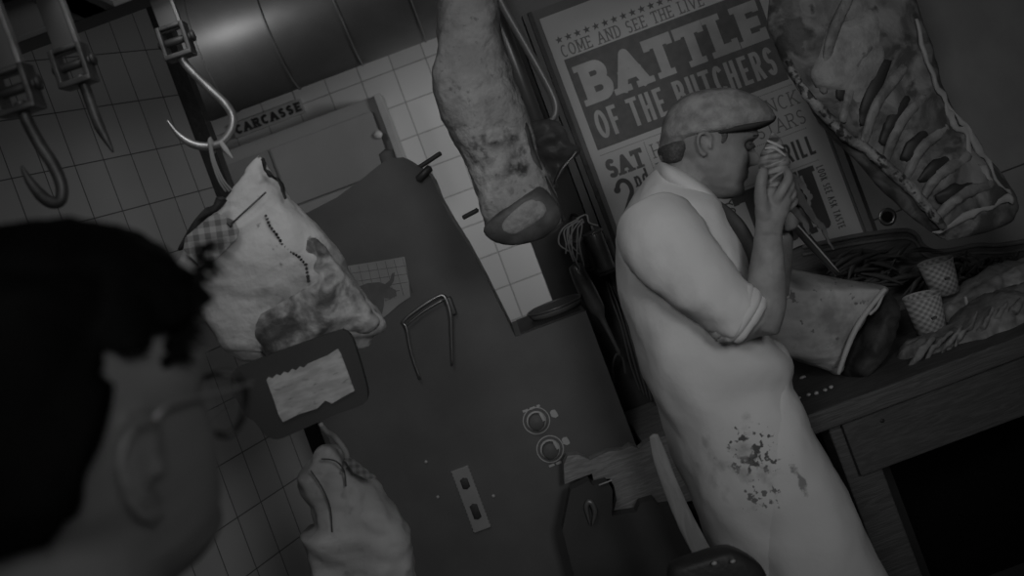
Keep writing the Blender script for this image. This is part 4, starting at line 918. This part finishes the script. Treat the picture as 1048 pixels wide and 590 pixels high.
# far arm
YF = 2.34
shf_ = Vector((sh.x+.01, BY+.17, sh.z-.04)); elf = P(790, 300, YF); wrf = P(800, 236, YF)
tb_([sh, shf_, shf_.lerp(elf, .5), elf], [.06, .055, .045, .040]); tb_([elf, elf.lerp(wrf, .5), wrf], [.038, .034, .026])
def hand(wrist, palm, thumb, fingers, s=1.0):
    tube(bm, [wrist, wrist.lerp(palm[0], .5), palm[0], palm[1]], [.026*s, .028*s, .034*s, .027*s], 16, 5, flat=.62, fdir=palm[2])
    for ch_, r in fingers: tube(bm, ch_, [r*1.1, r*1.05, r, r*.95, r*.8][:len(ch_)], 12, 5)
    tube(bm, thumb, [.0155*s, .0135*s, .0115*s, .0115*s, .0085*s][:len(thumb)], 12, 5)
YH = 1.985
palm = (P(790, 214, YH+.004), P(798, 198, YH+.008), Vector((0, 1, 0)))
thumb = [P(783, 222, YH-.004), P(779, 205, YH-.012), P(778.5, 192, YH-.016), P(780, 181, YH-.014), P(782, 173, YH-.010)]
fing = []
for k in range(4):
    dY = .014*k
    fing.append(([P(793+k*2.0, 206+k*4, YH-.008+dY), P(802+k*2.6, 192+k*6, YH-.016+dY), P(807+k*2.0, 181+k*8, YH-.004+dY), P(802+k*1.0, 173+k*9, YH+.022+dY*.8), P(795, 172+k*9, YH+.038+dY*.6)], (.0095, .0095, .009, .008)[k]))
hand(wr, palm, thumb, fing)
# far hand gripping the sharpening steel
YG = 2.30
palm2 = (P(802, 224, YG), P(806, 212, YG), Vector((0, 1, 0)))
fing2 = [([P(806, 214+k*4, YG-.005), P(814, 210+k*5, YG-.02), P(812, 219+k*4, YG-.036), P(804, 222+k*4, YG-.03)], .0085) for k in range(4)]
hand(wrf, palm2, [P(800, 226, YG-.01), P(798, 214, YG-.02), P(803, 205, YG-.026), P(810, 202, YG-.024)], fing2, .95)
body = link('body', bm, M_skin, bt); mods(body, remesh=.0034, smooth=3)
# eye (lid slit) and brow
bm = bmesh.new()
for sd in (-1, 1): ell(bm, O+(Fw*.325+S*sd*.135+Up*.525)*Hh, (.0105, .0105, .0105), None, 2)
link('eyes', bm, mat('eye_dark', .10, .3), bt)
bm = bmesh.new()
for sd in (-1, 1):
    ell(bm, O+(Fw*.366+S*sd*.135+Up*.525)*Hh, (.0045, .0045, .0045), None, 2)
    tube(bm, [O+(Fw*.395+S*sd*.07+Up*.61)*Hh, O+(Fw*.39+S*sd*.13+Up*.635)*Hh, O+(Fw*.33+S*sd*.22+Up*.615)*Hh], [.002, .0035, .0015], 8, 4)
    tube(bm, [O+(Fw*.365+S*sd*.07+Up*.535)*Hh, O+(Fw*.365+S*sd*.13+Up*.55)*Hh, O+(Fw*.31+S*sd*.2+Up*.53)*Hh], .0015, 8, 4)
link('eyebrows', bm, mat('brow_dark', .05, .8), bt)
# back-of-head hair and sideburn
bm = bmesh.new(); hp = [(677, 152), (684, 146), (700, 142), (722, 136), (730, 140), (727, 150), (720, 152), (716, 146), (706, 147), (699, 156), (697, 166), (690, 168), (682, 168), (677, 164)]
inflate(bm, [(676, 150), (700, 138), (702, 150), (698, 160), (695, 166), (684, 168), (677, 163)], BY, .066, 40, -ROLL, 40, .9, ((.0015, 300, 2),)); link('hair', bm, M_hair2, bt)
bm = bmesh.new()
for sd in (-1, 1): tube(bm, [O+(Fw*-.02+S*sd*.325+Up*.66)*Hh, O+(Fw*.04+S*sd*.322+Up*.58)*Hh, O+(Fw*.03+S*sd*.318+Up*.50)*Hh], [.010, .008, .003], 8, 4, flat=.4, fdir=S)
link('sideburn', bm, M_hair2, bt)
# cap
cp_ = [(676, 163), (676, 146), (679, 126), (688, 108), (702, 97), (720, 92), (741, 90), (762, 95), (780, 105), (790, 117), (788, 125), (778, 130), (760, 133), (742, 136), (722, 142), (702, 150), (688, 158), (680, 165)]
bm = bmesh.new(); inflate(bm, cp_, BY, .094, 60, -.25, 56, .85, ((.0035, 22, 3), (.0012, 80, 3)), .1); cap = link('flat_cap', bm, M_cap, bt)
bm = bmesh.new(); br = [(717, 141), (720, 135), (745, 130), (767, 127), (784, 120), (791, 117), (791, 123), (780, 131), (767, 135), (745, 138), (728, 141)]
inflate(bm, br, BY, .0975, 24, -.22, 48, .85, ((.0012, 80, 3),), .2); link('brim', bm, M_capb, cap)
# coat
coat = [(690, 172), (700, 178), (716, 190), (730, 203), (742, 222), (752, 240), (760, 262), (768, 300), (780, 340), (798, 356), (802, 372), (800, 388), (812, 412), (830, 444), (850, 486), (872, 530), (898, 585), (935, 660), (968, 730), (800, 780), (775, 680), (744, 592), (724, 548), (702, 500), (688, 460), (679, 428), (669, 405), (658, 380), (649, 350), (641, 322), (634, 288), (633, 256), (638, 232), (647, 208), (660, 188), (674, 172)]
cu = P(785, 440, BY-.16)
M_coat2 = mat('white_coat_cotton', .70, .9, spec=.1, v2=.76, sc=5, bump=.45, bsc=14)
def ct(t): return 1.0
bm = bmesh.new(); inflate(bm, coat, BY, .215, 120, -ROLL, 72, .82, ((.012, 6, 4), (.006, 15, 2), (.002, 40, 5)), .07, sm=3)
ct_o = link('white_coat', bm, None, bt)
# apron over the coat front, with blood marks
apx = [(757, 352), (780, 346), (800, 352), (803, 372), (801, 388), (813, 410), (832, 446), (853, 488), (876, 534), (902, 588), (938, 662), (972, 735), (850, 770), (800, 700), (776, 640), (752, 560), (742, 500), (738, 450), (740, 400), (748, 370)]
stain = [patch(pob(774, 468, BY-.2), (.065, .4, .075), .12, 80, .65, .72, .5), patch(pob(783, 512, BY-.2), (.05, .4, .035), .2, 80, .69, .74, .5), patch(pob(760, 480, BY-.2), (.10, .4, .11), .45, 26, .64, .85, .5), patch(pob(820, 490, BY-.2), (.014, .4, .07), .3, 50, .62, .74, .5)]
M_apron = mat('stained_apron_cotton', .68, .9, spec=.1, v2=.75, sc=5, bump=.4, bsc=14, extra=stain)
bm = bmesh.new(); inflate(bm, apx, BY-.032, .212, 100, -ROLL, 60, .82, ((.009, 6, 4), (.005, 15, 2), (.002, 40, 5)), .07)
link('apron', bm, M_apron, bt); ct_o.data.materials.append(M_apron)
# sleeve with rolled cuff
bm = bmesh.new(); slv = [P(672, 232, BY-.12), P(684, 252, BY-.17), P(710, 282, 2.0), P(738, 310, 1.985), P(757, 322, YA)]
tube(bm, slv, [.085, .088, .076, .064, .058], 36, 8)
for vtx in bm.verts: vtx.co += Vector((.5, 1, .5))*(.014*nz(vtx.co, 9, 3)+.007*nz(vtx.co, 26, 1)+.003*nz(vtx.co, 60, 1))
sl = link('sleeve', bm, M_coat2, bt)
bm = bmesh.new()
for k, (a_, r_) in enumerate((((748, 318), .060), ((755, 322), .062), ((762, 325), .058))):
    c_ = P(*a_, YA); ax = (P(770, 333, YA)-P(735, 308, YA)); lathe(bm, c_, ax, [(r_-.012, -.012), (r_, -.009), (r_+.003, 0), (r_, .009), (r_-.012, .012)], 36, True)
for vtx in bm.verts: vtx.co += Vector((1, 1, 1))*(.006*nz(vtx.co, 22, 7)+.003*nz(vtx.co, 60, 1))
link('rolled_cuff', bm, M_coat2, sl)
# far sleeve
bm = bmesh.new(); tube(bm, [Vector((sh.x, BY+.12, sh.z)), shf_, shf_.lerp(elf, .5), elf.lerp(shf_, .08)], [.075, .078, .065, .056], 28, 6); link('sleeve', bm, M_coat2, bt)
# collar, lapel, dark vest
bm = bmesh.new(); inflate(bm, [(676, 166), (690, 172), (710, 184), (727, 199), (731, 208), (726, 222), (712, 216), (694, 204), (678, 190), (670, 178)], BY, .098, 30, -ROLL-.2, 40, .8, ((.003, 20, 2),)); link('collar', bm, M_coat2, bt)
bm = bmesh.new(); inflate(bm, [(729, 203), (736, 208), (748, 222), (760, 240), (771, 262), (776, 285), (772, 298), (762, 288), (750, 262), (736, 238), (728, 222)], BY, .14, 40, -ROLL, 40, .8, ((.003, 20, 2),)); link('dark_vest', bm, M_tie, bt)
# trousers / shoes
bm = bmesh.new()
for sd in (-1, 1):
    hx = pel.x+.03; hy = BY+sd*.085
    tube(bm, [(hx, hy, pel.z), (hx+.02, hy, pel.z-.2), (hx+.03, hy, .50), (hx-.01, hy, .30), (hx-.01, hy, .08)], [.085, .085, .072, .07, .07], 24, 6)
link('trousers', bm, M_cloth, bt)
for sd in (-1, 1):
    hx = pel.x+.03; hy = BY+sd*.085; bm = bmesh.new(); tube(bm, [(hx-.07, hy, .05), (hx-.01, hy, .06), (hx+.12, hy, .05), (hx+.22, hy, .04)], [.045, .055, .048, .034], 20, 6); link('shoe', bm, M_black2, bt)
# piece of meat in hand
mp_ = thing('meat_piece', 'small striped piece of meat held in the hand under the nose of the butcher', 'meat', P(793, 165, YH+.02))
bm = bmesh.new(); inflate(bm, [(791, 135), (797, 141), (804, 153), (808, 168), (807, 182), (800, 196), (790, 202), (783, 194), (780, 180), (777, 166), (781, 152), (786, 143)], YH+.022, .018, 36, -.1, 28, .85, ((.004, 40, 3), (.002, 90, 2)))
link('meat', bm, mat('marbled_meat', .07, .4, v2=.30, sc=16, detail=2, lo=.47, hi=.56, stretch=(1, 1, 4), dist=.6, bump=.3), mp_)
bm = bmesh.new()
for pts in (((783, 152), (793, 152), (804, 160)), ((785, 144), (794, 148), (802, 152))): tube(bm, [P(x, y, YH+.006) for x, y in pts], [.002, .004, .002], 8, 5)
link('fat_rind', bm, M_bone, mp_)
# ragged straps of dried skin hanging behind hand
dr_ = thing('dried_skin_strip', 'dark ragged strips of dried skin dangling to the right of the raised hand', 'skin strip', P(815, 190, 2.1))
random.seed(4)
for c_i, (pts, r) in enumerate((((( 804, 176), (812, 190), (820, 205), (832, 222), (842, 234), (852, 256)), 9), (((806, 180), (816, 183), (824, 194), (829, 203), (826, 214)), 6), (((800, 198), (812, 212), (822, 224), (828, 240)), 11))):
    L_, R_ = [], []; pp_, _ = catmull([Vector((x, y, 0)) for x, y in pts], [1]*len(pts), 5)
    for k, q in enumerate(pp_):
        d = (pp_[min(k+1, len(pp_)-1)]-pp_[max(k-1, 0)]).normalized(); w_ = r*(1-(k/(len(pp_)-1))**2*.85)*.5
        L_.append((q.x-d.y*(w_+random.uniform(-1.2, 1.8)), q.y+d.x*(w_+random.uniform(-1.2, 1.8)))); R_.append((q.x+d.y*(w_+random.uniform(-1.2, 1.8)), q.y-d.x*(w_+random.uniform(-1.2, 1.8))))
    bm = bmesh.new(); prism(bm, pxz(L_+R_[::-1], 2.02+c_i*.012), 2.02+c_i*.012, 2.025+c_i*.012)
    link('strip', bm, mat('dried_skin', .06, .6, v2=.11, sc=30) if 'dried_skin' not in bpy.data.materials else bpy.data.materials['dried_skin'], dr_, False)
# sharpening steel
ss = thing('sharpening_steel', 'long dark rod slanting down from the hand to the big joint', 'sharpening steel', P(830, 250, 2.3))
bm = bmesh.new(); tube(bm, [P(796, 206, YG-.02), P(803, 216, YG-.02), P(816, 232, YG-.015)], [.009, .011, .008], 14, 4); link('handle', bm, M_black2, ss)
bm = bmesh.new(); tube(bm, [P(812, 228, YG-.018), P(836, 256, YG), P(858, 281, YG+.02)], [.012, .011, .006], 14, 3); link('rod', bm, mat('dark_steel_rod', .09, .35, metal=.4), ss)
bm = bmesh.new(); tube(bm, [P(814, 228, YG-.031), P(838, 255, YG-.013), P(859, 279, YG+.010)], [.0022, .0022, .001], 8, 3); link('bright_edge', bm, M_bone, ss)

# ------------------------------------------------------------------ foreground person
YQ = .68; HQ = .238
ya = math.radians(64)
Fq = (Vector((CR, 0, -SR))*0+Vector((1, 0, 0))*math.cos(ya)+Vector((0, 1, 0))*math.sin(ya)+Vector((0, 0, .05))).normalized()
Uq0 = (Ui*.75+Vector((0, 0, 1))*.25).normalized()
Uq = (Uq0-Fq*Uq0.dot(Fq)).normalized()
Oq = P(118, 617, YQ)
fpn = thing('person', 'blurred dark-haired person in glasses in the left foreground, seen from behind', 'person', (Oq.x, Oq.y, 0))
bm = bmesh.new(); Sq = head(bm, Oq, Fq, Uq, HQ, .25, .92)
ba = Vector((Oq.x-.04, Oq.y-.05, Oq.z-.12))
tube(bm, [Oq+(Fq*-.12+Uq*.3)*HQ, Oq+(Fq*-.16+Uq*0)*HQ, ba, ba+Vector((0, 0, -.1))], [.058, .06, .066, .09], 24, 5)
sdv = Vector((-Fq.y, Fq.x, 0)).normalized()
tube(bm, [ba+Vector((0, 0, -.08)), ba+Vector((0, 0, -.3)), ba+Vector((0, 0, -.55)), ba+Vector((0, 0, -.65))], [.10, .13, .12, .11], 28, 5, flat=1.3, fdir=sdv)
for sd in (-1, 1):
    s0_ = ba+Vector((0, 0, -.11)); s1_ = s0_+sdv*sd*.18; e_ = s1_+sdv*sd*.05+Vector((0, 0, -.30)); w_ = e_+Vector((Fq.x*.1, Fq.y*.1, -.25))
    tube(bm, [s0_, s1_, s1_.lerp(e_, .5), e_], [.07, .06, .048, .042], 18, 5); tube(bm, [e_, e_.lerp(w_, .5), w_], [.041, .036, .027], 18, 5)
    fd = Vector((0, 0, -1)); tube(bm, [w_, w_+fd*.05, w_+fd*.09], [.026, .036, .03], 14, 4, flat=.5, fdir=sdv)
    for k in range(4):
        b0 = w_+fd*.085+Fq*(-.024+k*.016); tube(bm, [b0, b0+fd*.03, b0+fd*.055+sdv*-sd*.008, b0+fd*.078-sdv*sd*.018], [.009, .0085, .008, .0065], 10, 4)
    b0 = w_+fd*.03+Fq*.026; tube(bm, [b0, b0+fd*.03+Fq*.018, b0+fd*.055+Fq*.022], [.012, .011, .008], 10, 4)
    hx_ = ba+sdv*sd*.09; tube(bm, [(hx_.x, hx_.y, ba.z-.6), (hx_.x, hx_.y, .5), (hx_.x, hx_.y, .09)], [.09, .06, .04], 20, 5)
    tube(bm, [(hx_.x-Fq.x*.05, hx_.y-Fq.y*.05, .045), (hx_.x+Fq.x*.18, hx_.y+Fq.y*.18, .03)], [.04, .025], 16, 1)
hb_ = link('body', bm, M_skin2, fpn); mods(hb_, remesh=.0045, smooth=3)
# hair shell
bm = bmesh.new()
res = bmesh.ops.create_icosphere(bm, subdivisions=5, radius=1)
for v in list(bm.verts):
    d = v.co.copy(); z = d.z
    q = Fq*(d.x*.485-.04)+Sq*(d.y*.375)+Uq*(d.z*.425+.615)
    v.co = Oq+q*HQ; 
    n_ = (v.co-(Oq+Uq*.6*HQ)).normalized(); v.co += n_*(.006*nz(v.co, 40, 2)+.003*nz(v.co, 120, 5))
for v in list(bm.verts):
    loc = (v.co-Oq)/HQ; fx, uz = loc.dot(Fq), loc.dot(Uq)
    if (uz < .76 and fx > -.17+(uz-.76)*.5) or uz < .40 or (fx > .25 and uz < .86): bm.verts.remove(v)
hr = link('hair', bm, M_hair, fpn); so = hr.modifiers.new('s', 'SOLIDIFY'); so.thickness = .012; so.offset = -1
bm = bmesh.new(); random.seed(8)
for k in range(70):      # wispy locks along the front hairline
    t_ = random.random(); base = Oq+(Fq*(.33-.30*t_)+Sq*(.30+.05*t_)+Uq*(.93-.25*t_))*HQ
    d = (Fq*random.uniform(.15, .6)+Sq*random.uniform(.1, .5)+Uq*random.uniform(-.6, .35))*random.uniform(.012, .03)
    tube(bm, [base-d*.5, base+d*.3+Uq*.003, base+d], [.0018, .0014, .0003], 5, 4)
link('hair_wisps', bm, M_hair, hr)
# jumper and trousers
bm = bmesh.new()
tube(bm, [ba+Vector((0, 0, -.03)), ba+Vector((0, 0, -.07)), ba+Vector((0, 0, -.13)), ba+Vector((0, 0, -.3)), ba+Vector((0, 0, -.62)), ba+Vector((0, 0, -.68))], [.075, .10, .135, .155, .15, .145], 36, 6, flat=1.3, fdir=sdv)
for sd in (-1, 1):
    s0_ = ba+Vector((0, 0, -.11)); s1_ = s0_+sdv*sd*.18; e_ = s1_+sdv*sd*.05+Vector((0, 0, -.30)); w_ = e_+Vector((Fq.x*.1, Fq.y*.1, -.25))
    tube(bm, [s0_, s1_, s1_.lerp(e_, .5), e_, e_.lerp(w_, .5), e_.lerp(w_, .93)], [.085, .078, .065, .058, .052, .042], 22, 5)
jo_ = link('jumper', bm, M_cloth, fpn); mods(jo_, remesh=.008, smooth=3)
bm = bmesh.new()
for sd in (-1, 1):
    hx_ = ba+sdv*sd*.09; tube(bm, [(hx_.x, hx_.y, ba.z-.6), (hx_.x, hx_.y, .5), (hx_.x, hx_.y, .08)], [.12, .085, .07], 22, 5)
link('trousers', bm, M_cloth, fpn)
for sd in (-1, 1):
    hx_ = ba+sdv*sd*.09; bm = bmesh.new(); tube(bm, [(hx_.x-Fq.x*.07, hx_.y-Fq.y*.07, .05), (hx_.x+Fq.x*.05, hx_.y+Fq.y*.05, .055), (hx_.x+Fq.x*.2, hx_.y+Fq.y*.2, .036)], [.045, .052, .032], 18, 4); link('shoe', bm, M_black2, fpn)
# glasses
gl = thing('eyeglasses', 'thin dark-rimmed glasses worn by the person in the left foreground', 'glasses', Oq+(Fq*.4+Uq*.5)*HQ)
M_gl = mat('dark_glasses_frame', .03, .3, spec=.5)
M_glt = mat('metal_temple', .5, .35, metal=.4)
YE = .635
pT = [P(137, 469, YE-.03), P(146, 448, YE-.03), P(158, 429, YE-.026), P(172, 417, YE-.02), P(200, 408, YE+.01), P(232, 400, YE+.06), P(258, 392, YE+.10)]
bm = bmesh.new(); tube(bm, pT, [.0024, .0026, .0022, .0016, .0014, .0014, .0013], 10, 6); link('temple', bm, M_glt, gl)
Yl = YE+.10
rim = [(222, 383), (234, 383), (245, 388), (251, 398), (251, 412), (248, 428), (240, 441), (231, 446), (222, 444)]
rimp = [P(x, y, Yl+abs(i-4)*-.002) for i, (x, y) in enumerate(rim)]
ce = P(222, 414, Yl+.02)
bm = bmesh.new(); tube(bm, rimp+[P(206, 436, Yl+.02), P(198, 414, Yl+.03), P(206, 390, Yl+.02), P(222, 383, Yl)], [.0026]*7+[.003, .0026]+[.0022]*4, 10, 5); link('lens_rim', bm, M_gl, gl)
bm = bmesh.new(); ctr = P(226, 414, Yl+.008)
vs = [bm.verts.new(p) for p in rimp+[P(206, 436, Yl+.02), P(198, 414, Yl+.03), P(206, 390, Yl+.02)]]; cv = bm.verts.new(ctr)
for k in range(len(vs)): bm.faces.new((vs[k], vs[(k+1) % len(vs)], cv))
glass = bpy.data.materials.new('lens_glass'); glass.use_nodes = True; bb = glass.node_tree.nodes['Principled BSDF']; bb.inputs['Transmission Weight'].default_value = 1; bb.inputs['Roughness'].default_value = 0; bb.inputs['IOR'].default_value = 1.02; bb.inputs['Specular IOR Level'].default_value = .1; bb.inputs['Alpha'].default_value = .25
link('lens', bm, glass, gl)
# other side: mirrored rim and temple about the head's middle plane
def mir(p):
    d = p-Oq; return p-Sq*2*d.dot(Sq)
bm = bmesh.new(); tube(bm, [mir(p) for p in pT], .0018, 8, 6); link('temple', bm, M_glt, gl)

# ------------------------------------------------------------------ lights
def spot(name, loc, tgt, W, size, blend, rad):
    l = bpy.data.lights.new(name, 'SPOT'); l.energy = W; l.spot_size = math.radians(size); l.spot_blend = blend; l.shadow_soft_size = rad
    o = bpy.data.objects.new(name, l); C.objects.link(o); o.location = loc
    o.rotation_euler = (Vector(tgt)-Vector(loc)).to_track_quat('-Z', 'Y').to_euler(); return o
spot('front_fill', (.85, -1.25, 2.15), (.08, 2.6, 1.40), 60, 47, 1.0, .30)  # added frontal fill behind the camera, no visible source
spot('front_fill', (-.5, -1.3, 2.7), (.98, 3.0, 1.55), 66, 40, 1.0, .25)  # added fill from behind the camera for poster and ribs
spot('left_fill', (-.15, 1.15, 2.85), (-.40, 2.9, 1.45), 18, 74, 1.0, .35)  # added unseen fill that brightens the left tiles
spot('back_fill', (-.92, 3.46, 2.66), (-.5, 4.4, 2.2), 6, 130, 1.0, .10)  # added light hidden behind the left partition, gives the duct its highlight
spot('back_fill', (1.0, 3.55, 1.95), (-.3, 4.6, 1.55), 27, 100, 1.0, .15)  # added fill for the back tiles, hidden behind the poster partition
w = bpy.data.worlds.new('world'); bpy.context.scene.world = w; w.use_nodes = True
w.node_tree.nodes['Background'].inputs[0].default_value = (1, 1, 1, 1); w.node_tree.nodes['Background'].inputs[1].default_value = .02

# ------------------------------------------------------------------ camera
cam = bpy.data.cameras.new('camera'); co = bpy.data.objects.new('camera', cam); C.objects.link(co)
cam.sensor_width = 36; cam.lens = 36*F/1048; cam.shift_x = (524-PX)/1048; cam.shift_y = -(295-PY)/1048
co.matrix_world = Matrix.Translation((0, 0, CZ)) @ Matrix((( CR, SR, 0, 0), (0, 0, -1, 0), (-SR, CR, 0, 0), (0, 0, 0, 1)))
cam.dof.use_dof = True; cam.dof.focus_distance = 2.4; cam.dof.aperture_fstop = 4.0; cam.clip_start = .02
sc = bpy.context.scene; sc.camera = co
sc.view_settings.view_transform = 'Standard'; sc.view_settings.look = 'None'; sc.view_settings.gamma = 1; sc.view_settings.exposure = 0
sc.view_settings.use_curve_mapping = False
